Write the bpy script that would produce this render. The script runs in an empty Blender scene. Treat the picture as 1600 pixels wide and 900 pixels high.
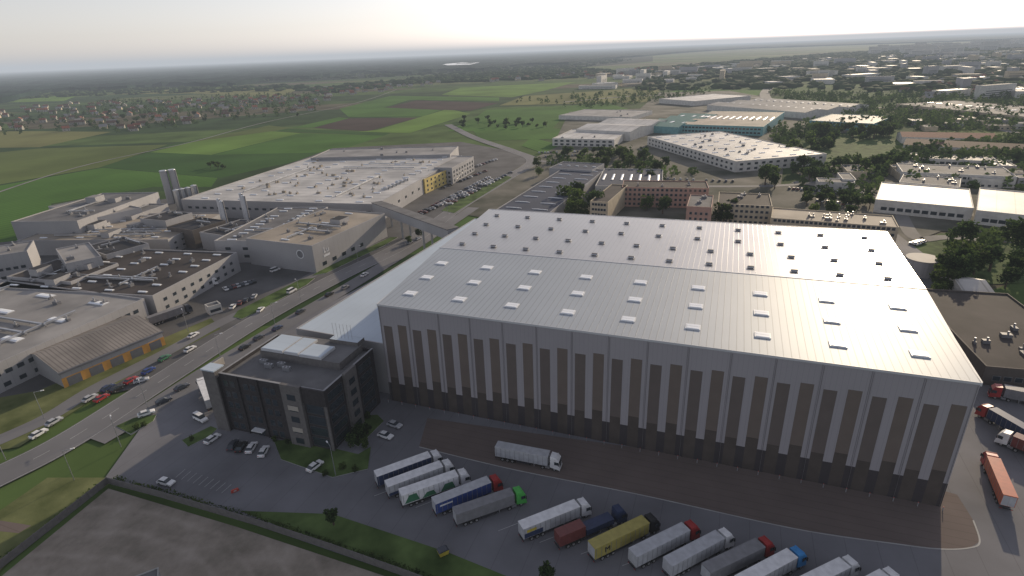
import bpy, math, random
from mathutils import Vector, Matrix
random.seed(7)
H=95.0; F=890.0; TH=math.radians(22.6); RS=0.0387; RC=math.sqrt(1-RS*RS)
ct,st=math.cos(TH),math.sin(TH)
sc=bpy.context.scene; col=sc.collection
def G(x,y,h=0.0):
    dx,dy=x-800,y-450
    u=dx*RC-dy*RS; v=dx*RS+dy*RC
    fw=F*ct-v*st; dn=F*st+v*ct
    t=(H-h)/max(dn,1.2)
    return Vector((u*t,fw*t,h))
# ---------------- materials
def newmat(n):
    m=bpy.data.materials.new(n); m.use_nodes=True
    return m,m.node_tree.nodes,m.node_tree.links,m.node_tree.nodes['Principled BSDF']
def mat(n,c,rough=.8,metal=0,var=.15,scale=.3,bump=0,spec=.4,detail=6,c2=None):
    m,N,L,P=newmat(n)
    P.inputs['Roughness'].default_value=rough; P.inputs['Metallic'].default_value=metal
    P.inputs['Specular IOR Level'].default_value=spec
    tc=N.new('ShaderNodeTexCoord'); no=N.new('ShaderNodeTexNoise'); no.inputs['Scale'].default_value=scale; no.inputs['Detail'].default_value=detail
    L.new(tc.outputs['Object'],no.inputs['Vector'])
    r=N.new('ShaderNodeValToRGB'); r.color_ramp.elements[0].position=.3; r.color_ramp.elements[1].position=.7
    a=[x*(1-var) for x in c]; b=[min(1,x*(1+var)) for x in (c2 or c)]
    r.color_ramp.elements[0].color=(*a,1); r.color_ramp.elements[1].color=(*b,1)
    L.new(no.outputs['Fac'],r.inputs['Fac']); L.new(r.outputs['Color'],P.inputs['Base Color'])
    if bump:
        n2=N.new('ShaderNodeTexNoise'); n2.inputs['Scale'].default_value=scale*8; L.new(tc.outputs['Object'],n2.inputs['Vector'])
        bp=N.new('ShaderNodeBump'); bp.inputs['Strength'].default_value=bump; bp.inputs['Distance'].default_value=.1
        L.new(n2.outputs['Fac'],bp.inputs['Height']); L.new(bp.outputs['Normal'],P.inputs['Normal'])
    return m
def stripemat(n,c,c2,period,axis='X',rough=.5,metal=0,sharp=.12,bump=.0,noise=.15,rot=0,spec=.5,nscale=.05,fade=1):
    m,N,L,P=newmat(n)
    P.inputs['Roughness'].default_value=rough; P.inputs['Metallic'].default_value=metal; P.inputs['Specular IOR Level'].default_value=spec
    tc=N.new('ShaderNodeTexCoord'); mp=N.new('ShaderNodeMapping'); mp.inputs['Rotation'].default_value=(0,0,rot)
    L.new(tc.outputs['Object'],mp.inputs['Vector'])
    sp=N.new('ShaderNodeSeparateXYZ'); L.new(mp.outputs['Vector'],sp.inputs['Vector'])
    d=N.new('ShaderNodeMath'); d.operation='DIVIDE'; d.inputs[1].default_value=period; L.new(sp.outputs[axis],d.inputs[0])
    f=N.new('ShaderNodeMath'); f.operation='FRACT'; L.new(d.outputs[0],f.inputs[0])
    g=N.new('ShaderNodeMath'); g.operation='LESS_THAN'; g.inputs[1].default_value=sharp; L.new(f.outputs[0],g.inputs[0])
    k=N.new('ShaderNodeMath'); k.operation='MULTIPLY'; k.inputs[1].default_value=fade; L.new(g.outputs[0],k.inputs[0])
    mx=N.new('ShaderNodeMixRGB'); mx.inputs[1].default_value=(*c,1); mx.inputs[2].default_value=(*c2,1); L.new(k.outputs[0],mx.inputs[0])
    no=N.new('ShaderNodeTexNoise'); no.inputs['Scale'].default_value=nscale; no.inputs['Detail'].default_value=8; L.new(tc.outputs['Object'],no.inputs['Vector'])
    mr=N.new('ShaderNodeMapRange'); mr.inputs[1].default_value=.3; mr.inputs[2].default_value=.7; mr.inputs[3].default_value=1-noise; mr.inputs[4].default_value=1+noise; L.new(no.outputs['Fac'],mr.inputs[0])
    mu=N.new('ShaderNodeMixRGB'); mu.blend_type='MULTIPLY'; mu.inputs[0].default_value=1; L.new(mx.outputs[0],mu.inputs[1]); L.new(mr.outputs[0],mu.inputs[2])
    L.new(mu.outputs[0],P.inputs['Base Color'])
    if bump:
        bp=N.new('ShaderNodeBump'); bp.inputs['Strength'].default_value=bump; bp.inputs['Distance'].default_value=.05; L.new(g.outputs[0],bp.inputs['Height']); L.new(bp.outputs['Normal'],P.inputs['Normal'])
    return m
M={}
M['asphalt']=mat('asphalt',(.10,.098,.098),.9,var=.3,scale=.06,bump=.2,spec=.2)
M['road']=mat('road_asphalt',(.165,.163,.168),.85,var=.15,scale=.05,bump=.15,spec=.25)
M['oldroad']=mat('pale_asphalt',(.22,.21,.195),.9,var=.2,scale=.05,spec=.2)
M['estate']=mat('estate_ground',(.065,.08,.045),.95,var=.5,scale=.03,c2=(.14,.13,.11),spec=.15)
M['yard']=stripemat('yard_concrete',(.165,.165,.178),(.125,.125,.135),6,'X',.85,sharp=.02,noise=.25,rot=.37,nscale=.05,spec=.25)
M['paver']=stripemat('brown_pavers',(.15,.12,.108),(.13,.104,.092),2.2,'Y',.9,sharp=.1,noise=.08,rot=.37,nscale=.12,spec=.2)
M['kerb']=mat('kerb',(.35,.35,.34))
M['grass']=mat('grass',(.055,.095,.025),.95,var=.4,scale=.15,bump=.5,c2=(.08,.12,.038),spec=.1)
M['drygrass']=mat('dry_grass',(.09,.115,.035),.95,var=.35,scale=.1,bump=.5,c2=(.13,.14,.06),spec=.1)
M['paint']=mat('road_paint',(.42,.42,.41),.7)
M['red']=mat('red_paint',(.45,.06,.04),.5)
M['water']=mat('lake_water_glint',(.5,.52,.55),.15,var=.02)  # pale base colour paints the bright glint onto the water
def dirt():
    m,N,L,P=newmat('dirt'); P.inputs['Roughness'].default_value=.95; P.inputs['Specular IOR Level'].default_value=.1
    tc=N.new('ShaderNodeTexCoord'); w=N.new('ShaderNodeTexWave'); w.inputs['Scale'].default_value=.05; w.inputs['Distortion'].default_value=9; w.inputs['Detail'].default_value=3; w.inputs['Detail Scale'].default_value=.4; w.wave_type='RINGS'; w.rings_direction='Z'
    mp=N.new('ShaderNodeMapping'); mp.inputs['Location'].default_value=(95,-50,0); L.new(tc.outputs['Object'],mp.inputs['Vector'])
    pw=N.new('ShaderNodeMath'); pw.operation='POWER'; pw.inputs[1].default_value=6
    no=N.new('ShaderNodeTexNoise'); no.inputs['Scale'].default_value=.09; no.inputs['Detail'].default_value=14; no.inputs['Roughness'].default_value=.7
    L.new(mp.outputs['Vector'],w.inputs['Vector']); L.new(tc.outputs['Object'],no.inputs['Vector']); L.new(w.outputs['Fac'],pw.inputs[0])
    a=N.new('ShaderNodeMath'); a.operation='MULTIPLY_ADD'; a.inputs[1].default_value=.08; L.new(pw.outputs[0],a.inputs[0]); L.new(no.outputs['Fac'],a.inputs[2])
    r=N.new('ShaderNodeValToRGB'); e=r.color_ramp.elements; e[0].position=.34; e[0].color=(.17,.15,.12,1); e[1].position=.7; e[1].color=(.34,.30,.255,1)
    x=e.new(.5); x.color=(.25,.218,.18,1)
    L.new(a.outputs[0],r.inputs['Fac']); L.new(r.outputs['Color'],P.inputs['Base Color'])
    b=N.new('ShaderNodeBump'); b.inputs['Distance'].default_value=.5; b.inputs['Strength'].default_value=.6; L.new(a.outputs[0],b.inputs['Height']); L.new(b.outputs['Normal'],P.inputs['Normal'])
    return m
M['dirt']=dirt()
def groundmat():
    m,N,L,P=newmat('countryside'); P.inputs['Roughness'].default_value=1; P.inputs['Specular IOR Level'].default_value=.05
    tc=N.new('ShaderNodeTexCoord'); mp=N.new('ShaderNodeMapping'); mp.inputs['Rotation'].default_value=(0,0,.5); mp.inputs['Scale'].default_value=(.0022,.007,.004)
    L.new(tc.outputs['Object'],mp.inputs['Vector'])
    v=N.new('ShaderNodeTexVoronoi'); v.inputs['Scale'].default_value=1; L.new(mp.outputs['Vector'],v.inputs['Vector'])
    s=N.new('ShaderNodeSeparateColor'); L.new(v.outputs['Color'],s.inputs['Color'])
    r=N.new('ShaderNodeValToRGB'); r.color_ramp.interpolation='CONSTANT'; e=r.color_ramp.elements
    e[0].color=(.055,.09,.03,1); e[1].position=.22; e[1].color=(.08,.125,.038,1)
    for p,c in ((.42,(.11,.13,.055)),(.55,(.04,.07,.026)),(.78,(.11,.10,.065)),(.88,(.065,.11,.032))):
        x=e.new(p); x.color=(*c,1)
    L.new(s.outputs[0],r.inputs['Fac'])
    no=N.new('ShaderNodeTexNoise'); no.inputs['Scale'].default_value=.02; no.inputs['Detail'].default_value=10; L.new(tc.outputs['Object'],no.inputs['Vector'])
    mr=N.new('ShaderNodeMapRange'); mr.inputs[1].default_value=.3; mr.inputs[2].default_value=.7; mr.inputs[3].default_value=.65; mr.inputs[4].default_value=1.3; L.new(no.outputs['Fac'],mr.inputs[0])
    mu=N.new('ShaderNodeMixRGB'); mu.blend_type='MULTIPLY'; mu.inputs[0].default_value=1; L.new(r.outputs[0],mu.inputs[1]); L.new(mr.outputs[0],mu.inputs[2]); L.new(mu.outputs[0],P.inputs['Base Color'])
    return m
M['ground']=groundmat()
for n,c,c2 in (('f_green',(.075,.155,.03),(.062,.135,.026)),('f_bright',(.13,.215,.042),(.11,.19,.038)),('f_dark',(.048,.105,.024),(.04,.09,.022)),('f_olive',(.115,.15,.045),(.10,.13,.04)),('f_brown',(.075,.055,.045),(.06,.045,.038)),('f_tan',(.18,.185,.07),(.15,.155,.06))):
    M[n]=stripemat(n,c,c2,7,'Y',1,sharp=.5,noise=.22,rot=-.9,spec=.05,nscale=.012)
M['forestfloor']=mat('forest_floor',(.012,.022,.014),1,var=.4,scale=.01,spec=.03)
M['lightpanel']=stripemat('light_cladding',(.315,.30,.32),(.265,.25,.27),1.1,'X',.5,sharp=.06,noise=.05,spec=.3)
M['taupe']=mat('taupe_cladding',(.145,.118,.103),.55,var=.06,spec=.3)
M['taupe2']=mat('grey_brown_cladding',(.125,.104,.096),.55,var=.06,spec=.3)
M['brownbase']=mat('brown_base',(.075,.062,.055),.6,spec=.3)
M['darkpanel']=mat('dark_cladding',(.05,.044,.048),.5,var=.1,spec=.3)
M['joint']=mat('joint',(.17,.16,.17),.6)
M['pipe']=mat('downpipe_grey',(.16,.15,.155),.7,spec=.2)
M['cap']=mat('parapet_grey',(.26,.26,.27),.6)
M['whitetrim']=mat('white_trim',(.7,.71,.72),.4,var=.05)
M['softtrim']=mat('pale_grey_trim',(.5,.51,.53),.45,var=.05)
M['roofmetal']=stripemat('white_metal_roof',(.36,.395,.43),(.25,.275,.30),1.6,'X',.5,metal=.1,sharp=.12,bump=.4,noise=.06,nscale=.04,spec=.35)
M['roofmetal2']=stripemat('grey_metal_roof',(.34,.34,.34),(.26,.26,.26),1.6,'X',.3,metal=.35,sharp=.1,bump=.35,noise=.08,nscale=.04)
M['annexroof']=stripemat('annex_roof',(.46,.53,.60),(.4,.46,.52),3,'Y',.55,sharp=.04,noise=.08,spec=.3)
M['brick']=mat('dark_brick',(.035,.031,.034),.75,var=.25,scale=1.2)
M['brick2']=mat('grey_brick',(.13,.122,.12),.75,var=.15,scale=1.2)
M['beige']=mat('beige_panel',(.38,.35,.31),.7)
M['glass']=mat('window_glass',(.03,.04,.05),.12,var=.3,spec=.8)
M['frame']=mat('window_frame',(.3,.3,.3),.5)
M['darkframe']=mat('dark_frame',(.07,.07,.075),.5)
M['flatroof']=mat('bitumen_roof',(.15,.148,.15),.85,var=.25,scale=.12,spec=.2)
M['blackroof']=mat('black_roof',(.04,.04,.045),.85,var=.3,scale=.12,spec=.2)
M['brownroof']=mat('brown_roof',(.055,.047,.044),.85,var=.35,scale=.08,spec=.2)
M['ribroof']=stripemat('ribbed_shed_roof',(.21,.19,.17),(.13,.115,.105),1.2,'X',.7,sharp=.3,noise=.25,nscale=.1)
M['tanroof']=mat('tan_roof',(.30,.26,.21),.8,var=.3,scale=.06,spec=.3)
M['greyroof']=mat('grey_roof',(.26,.25,.24),.7,var=.3,scale=.06,spec=.3)
M['whiteroof']=stripemat('white_roof',(.47,.455,.43),(.31,.30,.28),8,'X',.6,sharp=.08,noise=.3,nscale=.05,spec=.4)
M['blueroof']=mat('blue_grey_roof',(.045,.055,.085),.8,var=.15,scale=.1,spec=.2)
M['redroof']=mat('red_tile_roof',(.22,.085,.055),.8,var=.25,scale=.5,spec=.2)
M['brroof']=mat('brown_tile_roof',(.13,.08,.055),.8,var=.25,scale=.5,spec=.2)
M['greenroof']=mat('green_roof',(.12,.25,.2),.6)
M['skylight']=mat('skylight_plastic',(.82,.85,.88),.3,var=.04)
M['vent']=mat('vent_metal',(.16,.16,.17),.5,var=.2)
M['white']=mat('white_wall',(.55,.53,.49),.7,var=.15)
M['grey']=stripemat('grey_wall',(.33,.325,.33),(.26,.255,.26),3,'X',.6,sharp=.04,noise=.12)
M['plaster']=mat('house_plaster',(.33,.31,.27),.85,var=.3,scale=.05)
M['cream']=mat('cream_wall',(.46,.39,.28),.8)
M['yellow']=mat('yellow_wall',(.6,.47,.16),.8)
M['pink']=mat('pink_wall',(.40,.25,.2),.8)
M['orange']=mat('orange_wall',(.6,.30,.07),.7)
M['teal']=mat('teal_wall',(.15,.33,.34),.6)
M['brownwall']=mat('brown_wall',(.1,.085,.075),.8)
M['metal']=mat('steel',(.45,.46,.48),.35,metal=.7)
M['tyre']=mat('tyre',(.02,.02,.02),.9)
M['rim']=mat('rim',(.4,.4,.4),.4,metal=.6)
M['chassis']=mat('chassis',(.03,.03,.035),.7)
M['lamp']=mat('headlight',(.8,.8,.75),.2)
M['tail']=mat('tail_light',(.4,.02,.02),.3)
CC={'white':(.7,.7,.7),'silver':(.42,.43,.45),'black':(.02,.02,.022),'dark':(.05,.055,.07),'red':(.33,.03,.03),'blue':(.03,.06,.22),'green':(.05,.17,.09),'grey':(.2,.2,.21),'yellow':(.5,.4,.06),'navy':(.03,.045,.1),'maroon':(.16,.045,.04),'orange':(.45,.11,.05),'brightgreen':(.08,.42,.08),'skyblue':(.05,.25,.55),'olive':(.35,.3,.08),'palegrey':(.42,.43,.45)}
CM={k:mat('paint_'+k,v,.4,var=.14,scale=.8,spec=.45) for k,v in CC.items()}
M['bark']=mat('bark',(.09,.065,.045),.95,var=.3,scale=2)
def leafmat(n,c,sc_=.6):
    m,N,L,P=newmat(n); P.inputs['Roughness'].default_value=.8; P.inputs['Specular IOR Level'].default_value=.15
    tc=N.new('ShaderNodeTexCoord'); oi=N.new('ShaderNodeObjectInfo'); no=N.new('ShaderNodeTexNoise'); no.inputs['Scale'].default_value=sc_; no.inputs['Detail'].default_value=3
    L.new(tc.outputs['Object'],no.inputs['Vector'])
    r=N.new('ShaderNodeValToRGB'); r.color_ramp.elements[0].position=.35; r.color_ramp.elements[1].position=.68
    r.color_ramp.elements[0].color=(c[0]*.5,c[1]*.55,c[2]*.5,1); r.color_ramp.elements[1].color=(c[0]*1.5,c[1]*1.35,c[2]*1.2,1)
    L.new(no.outputs['Fac'],r.inputs['Fac'])
    mr=N.new('ShaderNodeMapRange'); mr.inputs[3].default_value=.65; mr.inputs[4].default_value=1.3; L.new(oi.outputs['Random'],mr.inputs[0])
    mu=N.new('ShaderNodeMixRGB'); mu.blend_type='MULTIPLY'; mu.inputs[0].default_value=1; L.new(r.outputs[0],mu.inputs[1]); L.new(mr.outputs[0],mu.inputs[2]); L.new(mu.outputs[0],P.inputs['Base Color'])
    tr=N.new('ShaderNodeBsdfTranslucent'); L.new(mu.outputs[0],tr.inputs['Color']); ms=N.new('ShaderNodeMixShader'); ms.inputs[0].default_value=.42
    L.new(P.outputs[0],ms.inputs[1]); L.new(tr.outputs[0],ms.inputs[2]); L.new(ms.outputs[0],N['Material Output'].inputs['Surface'])
    return m
M['leaf']=leafmat('foliage',(.08,.125,.035)); M['leaf2']=leafmat('foliage_dark',(.05,.085,.03)); M['leafw']=leafmat('foliage_woods',(.065,.105,.036),.03)
# ---------------- mesh builder
class MB:
    def __init__(s): s.v=[];s.f=[];s.m=[];s.mats=[]
    def mi(s,m):
        if m not in s.mats: s.mats.append(m)
        return s.mats.index(m)
    def face(s,pts,m):
        b=len(s.v); s.v+= [tuple(p) for p in pts]; s.f.append(tuple(range(b,b+len(pts)))); s.m.append(s.mi(m))
    def prism(s,poly,z0,z1,m,mt=None,top=None):
        top=top or poly; n=len(poly); b=len(s.v)
        s.v+=[(p[0],p[1],z0) for p in poly]+[(p[0],p[1],z1) for p in top]
        for i in range(n):
            j=(i+1)%n; s.f.append((b+i,b+j,b+n+j,b+n+i)); s.m.append(s.mi(m))
        s.f.append(tuple(b+n+i for i in range(n))); s.m.append(s.mi(mt or m))
        s.f.append(tuple(b+i for i in reversed(range(n)))); s.m.append(s.mi(m))
    def box(s,x0,x1,y0,y1,z0,z1,m,mt=None): s.prism([(x0,y0),(x1,y0),(x1,y1),(x0,y1)],z0,z1,m,mt)
    def cyl(s,c,r,z0,z1,m,n=12,r1=None,mt=None):
        P=[(c[0]+r*math.cos(2*math.pi*i/n),c[1]+r*math.sin(2*math.pi*i/n)) for i in range(n)]
        q=r if r1 is None else r1
        T=[(c[0]+q*math.cos(2*math.pi*i/n),c[1]+q*math.sin(2*math.pi*i/n)) for i in range(n)]
        s.prism(P,z0,z1,m,mt,T)
    def cyly(s,x,z,r,y0,y1,m,n=12):
        b=len(s.v)
        for y in (y0,y1): s.v+=[(x+r*math.cos(2*math.pi*i/n),y,z+r*math.sin(2*math.pi*i/n)) for i in range(n)]
        for i in range(n):
            j=(i+1)%n; s.f.append((b+i,b+n+i,b+n+j,b+j)); s.m.append(s.mi(m))
        s.f.append(tuple(b+i for i in range(n))); s.m.append(s.mi(m)); s.f.append(tuple(b+n+i for i in reversed(range(n)))); s.m.append(s.mi(m))
    def extr(s,prof,y0,y1,m,inset=None):
        n=len(prof); b=len(s.v); ins=inset or (lambda z:0)
        s.v+=[(p[0],y0+ins(p[1]),p[1]) for p in prof]+[(p[0],y1-ins(p[1]),p[1]) for p in prof]
        for i in range(n):
            j=(i+1)%n; s.f.append((b+j,b+i,b+n+i,b+n+j)); s.m.append(s.mi(m))
        s.f.append(tuple(b+i for i in range(n))); s.m.append(s.mi(m)); s.f.append(tuple(b+n+i for i in reversed(range(n)))); s.m.append(s.mi(m))
    def mesh(s,n):
        me=bpy.data.meshes.new(n); me.from_pydata(s.v,[],s.f)
        for m in s.mats: me.materials.append(m)
        me.polygons.foreach_set('material_index',s.m); me.update(); return me
def obj(n,data,parent=None,loc=None,rz=0,scale=None):
    o=bpy.data.objects.new(n,data); col.objects.link(o)
    if parent: o.parent=parent
    if loc is not None: o.location=loc
    if rz: o.rotation_euler=(0,0,rz)
    if scale: o.scale=scale
    return o
def top(o,label,cat,group=None):
    o['label']=label; o['category']=cat
    if group: o['group']=group
    return o
def struct(o,label,cat): o['kind']='structure'; o['label']=label; o['category']=cat; return o
# ---------------- camera
cd=bpy.data.cameras.new('camera'); cam=bpy.data.objects.new('camera',cd); col.objects.link(cam); sc.camera=cam
cd.sensor_width=36; cd.lens=36*F/1600; cd.clip_end=90000; cd.clip_start=.5
R=Vector((1,0,0)); Dn=Vector((0,-st,-ct)); Fw=Vector((0,ct,-st))
X=RC*R+RS*Dn; Y=-(-RS*R+RC*Dn); Z=-Fw
mw=Matrix((X,Y,Z)).transposed().to_4x4(); mw.translation=(0,0,H); cam.matrix_world=mw
# ---------------- light
el=math.radians(16.5); az=math.radians(35)
w=bpy.data.worlds.new('World'); sc.world=w; w.use_nodes=True
N=w.node_tree.nodes; L=w.node_tree.links; bg=N['Background']
sk=N.new('ShaderNodeTexSky'); sk.sky_type='NISHITA'; sk.sun_disc=False; sk.sun_elevation=el; sk.sun_rotation=az; sk.air_density=1.0; sk.dust_density=.7; sk.altitude=100
hs=N.new('ShaderNodeHueSaturation'); hs.inputs['Saturation'].default_value=.42; L.new(sk.outputs[0],hs.inputs['Color'])
tn=N.new('ShaderNodeMixRGB'); tn.blend_type='MULTIPLY'; tn.inputs[0].default_value=1; tn.inputs[2].default_value=(1.03,.965,1.01,1); L.new(hs.outputs[0],tn.inputs[1]); L.new(tn.outputs[0],bg.inputs['Color']); bg.inputs['Strength'].default_value=.15
sd=bpy.data.lights.new('sun','SUN'); sd.energy=4.2; sd.angle=math.radians(.6); sd.color=(1,.82,.58)
so=bpy.data.objects.new('sun',sd); col.objects.link(so)
sdir=Vector((math.sin(az)*math.cos(el),math.cos(az)*math.cos(el),math.sin(el)))
so.rotation_euler=sdir.to_track_quat('Z','Y').to_euler(); so.location=sdir*500
sc.view_settings.view_transform='Standard'; sc.view_settings.look='None'; sc.view_settings.exposure=0
# ---------------- haze (homogeneous volume: absorption, with emission painting in the scattered light)
hm=bpy.data.materials.new('haze'); hm.use_nodes=True; hn=hm.node_tree.nodes; hn.remove(hn['Principled BSDF'])
dens=1/11500
va=hn.new('ShaderNodeVolumeAbsorption'); va.inputs['Color'].default_value=(0,0,0,1); va.inputs['Density'].default_value=dens
ve=hn.new('ShaderNodeEmission'); ve.inputs['Color'].default_value=(.50,.535,.58,1); ve.inputs['Strength'].default_value=dens*1.0
ad=hn.new('ShaderNodeAddShader'); hm.node_tree.links.new(va.outputs[0],ad.inputs[0]); hm.node_tree.links.new(ve.outputs[0],ad.inputs[1])
hm.node_tree.links.new(ad.outputs[0],hn['Material Output'].inputs['Volume'])
b=MB(); b.box(-45000,45000,-3000,45000,-20,260,hm); struct(obj('emissive_haze',b.mesh('emissive_haze')),'thin evening haze over the plain, its glow painted as emission','haze')
# ---------------- ground
b=MB(); b.face([(-44000,-2500,0),(44000,-2500,0),(44000,44000,0),(-44000,44000,0)],M['ground']); struct(obj('ground',b.mesh('ground')),'flat green countryside reaching the horizon','ground')
def sheet(n,label,px,z,m,cat='ground'):
    P=[G(*p) for p in px]; P=[(p[0],p[1],z) for p in P]
    a=sum(P[i][0]*P[(i+1)%len(P)][1]-P[(i+1)%len(P)][0]*P[i][1] for i in range(len(P)))
    if a<0: P.reverse()
    b=MB(); b.face(P,m); return struct(obj(n,b.mesh(n)),label,cat)
def island(n,label,px,m,z=.14):
    P=[G(*p).to_2d() for p in px]
    a=sum(P[i][0]*P[(i+1)%len(P)][1]-P[(i+1)%len(P)][0]*P[i][1] for i in range(len(P)))
    if a<0: P.reverse()
    b=MB(); b.prism(P,0.0,z,M['kerb'],m); return struct(obj(n,b.mesh(n)),label,'grass')
fields=[('f_green',[(-300,420),(-300,300),(0,290),(160,262),(340,278),(330,292),(240,292),(80,318),(80,372)]),
('f_olive',[(-300,300),(-300,235),(0,238),(60,232),(262,226),(155,262),(0,288)]),
('f_tan',[(-300,235),(-300,205),(60,205),(175,206),(62,230)]),
('f_dark',[(158,261),(268,226),(330,215),(520,240),(410,263),(345,278)]),
('f_bright',[(235,238),(300,222),(420,205),(470,208),(330,242)]),
('f_green',[(335,242),(470,208),(600,212),(560,225),(520,238)]),
('f_dark',[(430,205),(450,201),(610,208),(600,212)]),
('f_green',[(455,200),(530,183),(545,185),(490,199)]),
('f_olive',[(330,215),(420,196),(455,200),(425,205),(300,222)]),
('f_brown',[(490,200),(545,185),(655,184),(575,205)]),
('f_bright',[(560,206),(590,203),(700,170),(735,178),(640,208)]),
('f_brown',[(600,169),(650,157),(780,161),(735,173)]),
('f_green',[(530,170),(610,150),(780,152),(780,158),(640,156),(600,168),(690,172),(660,182),(545,183)]),
('f_bright',[(690,148),(720,137),(900,128),(850,142),(800,152)]),
('f_green',[(740,185),(760,172),(950,162),(1000,175),(880,182),(860,205),(700,205)]),
('f_tan',[(780,165),(820,150),(1040,135),(1010,160),(950,161)]),
('f_tan',[(150,148),(260,140),(470,137),(440,152),(300,146)]),
('f_bright',[(-200,165),(-200,152),(120,150),(100,158)]),
('f_green',[(740,205),(860,200),(900,205),(870,217),(750,220)]),
('f_green',[(1030,150),(1060,140),(1200,142),(1180,150)]),
('f_olive',[(1430,195),(1620,190),(1620,212),(1460,210)]),
('f_green',[(830,215),(880,228),(850,240),(815,228)])]
for k,(mn,px) in enumerate(fields):
    sheet('field','strip of '+{'f_green':'green crop','f_olive':'olive meadow','f_tan':'yellowish grass','f_dark':'dark green crop','f_bright':'bright green crop','f_brown':'ploughed brown soil'}[mn]+' in the open plain',px,.03+.01*k,M[mn],'field')
sheet('forest_floor','dark wooded ground below the horizon',[(-500,165),(-500,142),(0,123),(500,104),(900,91),(1020,88),(1020,96),(900,106),(700,115),(500,126),(250,138),(0,149)],.3,M['forestfloor'],'ground')
sheet('grass','rough lawn with bushes',[(1225,245),(1290,215),(1400,218),(1395,245),(1300,262)],.26,M['grass'],'grass')
sheet('grass','lawn around the water tank and trees',[(1390,395),(1470,365),(1640,365),(1640,440),(1460,450)],.27,M['grass'],'grass')
sheet('water','lake among distant woods with its bright glint painted in',[(690,104),(720,101),(750,101),(735,105),(700,106)],17,M['water'],'lake')
sheet('pavement','grey hardstanding around the factory halls',[(-200,640),(-200,400),(75,372),(80,340),(330,300),(520,232),(720,222),(790,235),(830,250),(640,372),(380,520),(250,600),(60,640)],.31,M['asphalt'],'pavement')
sheet('pavement','patchy hardstanding around the workshops',[(690,330),(830,250),(900,215),(870,215),(890,175),(1000,170),(1030,145),(1140,142),(1270,165),(1380,180),(1360,205),(1230,215),(1220,290),(1400,300),(1420,380),(1390,420),(1200,420),(780,345)],.33,M['estate'],'pavement')
sheet('pavement','patchy industrial estate ground',[(1235,265),(1400,248),(1620,245),(1620,365),(1470,362),(1390,392),(1340,330)],.32,M['estate'],'pavement')
sheet('yard','pale concrete truck yard before the warehouse',[(165,748),(235,650),(330,590),(440,515),(760,345),(1400,365),(1500,440),(1800,600),(1800,1100),(900,1000),(640,905),(360,808)],.36,M['yard'],'yard')
PV=[(668,655),(655,700),(800,735),(1000,775),(1240,828),(1400,852),(1470,860),(1515,858),(1530,848),(1520,815),(1495,775),(1478,770)]
sheet('paver_strip','brown paved strip along the warehouse wall',PV,.372,M['paver'],'pavement')
sheet('dirt_lot','bare dirt lot with curved tyre tracks',[(-100,1000),(0,905),(170,765),(370,825),(640,915),(900,1050),(400,1400)],.36,M['dirt'],'lot')
sheet('grass_verge','dry green verge beside the road',[(-100,840),(0,800),(75,748),(168,748),(100,810),(10,885),(-100,1000)],.365,M['drygrass'],'grass')
sheet('grass_verge','shaded grass strip behind the fence',[(375,800),(520,805),(700,865),(860,930),(1000,1000),(800,1010),(640,905)],.375,M['grass'],'grass')
sheet('grass_verge','grass along the parked cars',[(-100,720),(-100,640),(60,612),(330,498),(345,515),(200,590),(30,700)],.33,M['drygrass'],'grass')
sheet('pavement','brick path crossing the verge',[(-100,835),(0,815),(50,823),(30,835),(0,832),(-100,850)],.37,M['paver'],'pavement')
def road(label,px,wd,z,m,dash=True,n='road'):
    P=[G(*p).to_2d() for p in px]
    Q=[]
    for i in range(len(P)-1):
        p0=P[max(0,i-1)];p1=P[i];p2=P[i+1];p3=P[min(len(P)-1,i+2)]
        for k in range(8):
            t=k/8; Q.append(.5*((2*p1)+(p2-p0)*t+(2*p0-5*p1+4*p2-p3)*t*t+(3*p1-p0-3*p2+p3)*t**3))
    Q.append(P[-1])
    nr=[]
    for i in range(len(Q)):
        d=(Q[min(i+1,len(Q)-1)]-Q[max(i-1,0)]).normalized(); nr.append(Vector((-d.y,d.x)))
    def strip(o0,o1,z,mb,m):
        for i in range(len(Q)-1):
            a=Q[i]+nr[i]*o0;bq=Q[i]+nr[i]*o1;c=Q[i+1]+nr[i+1]*o1;d=Q[i+1]+nr[i+1]*o0
            mb.face([(a.x,a.y,z),(d.x,d.y,z),(c.x,c.y,z),(bq.x,bq.y,z)],m)
    b=MB(); strip(-wd/2,wd/2,z,b,m)
    o=struct(obj(n,b.mesh(n)),label,'road')
    if dash:
        b=MB(); strip(-wd/2+.35,-wd/2+.47,z+.012,b,M['paint']); strip(wd/2-.47,wd/2-.35,z+.012,b,M['paint'])
        L_=0
        for i in range(len(Q)-1):
            seg=(Q[i+1]-Q[i]); ln=seg.length; s=0
            while s<ln:
                if (L_+s)%10<4:
                    a=Q[i]+seg*(s/ln); e=Q[i]+seg*(min(ln,s+2)/ln); nn=nr[i]*.07
                    b.face([(a.x-nn.x,a.y-nn.y,z+.012),(e.x-nn.x,e.y-nn.y,z+.012),(e.x+nn.x,e.y+nn.y,z+.012),(a.x+nn.x,a.y+nn.y,z+.012)],M['paint'])
                s+=2
            L_+=ln
            if L_>600: break
        obj('lane_marking',b.mesh('lane_marking'),o)
    return o
road('grey main road running past the factories',[(-120,800),(0,745),(110,688),(250,598),(400,503),(520,438),(640,378),(720,322),(790,280),(832,252),(800,236),(740,215),(700,195)],11,.40,M['road'])
road('service road beside the parked cars',[(-100,730),(60,662),(150,608),(260,552),(340,508),(420,470),(500,425),(610,375)],6,.39,M['road'],False)
road('access road along the warehouse annex',[(150,690),(235,640),(330,578),(450,505),(560,440),(680,365),(740,325)],8,.41,M['road'],False)
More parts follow.
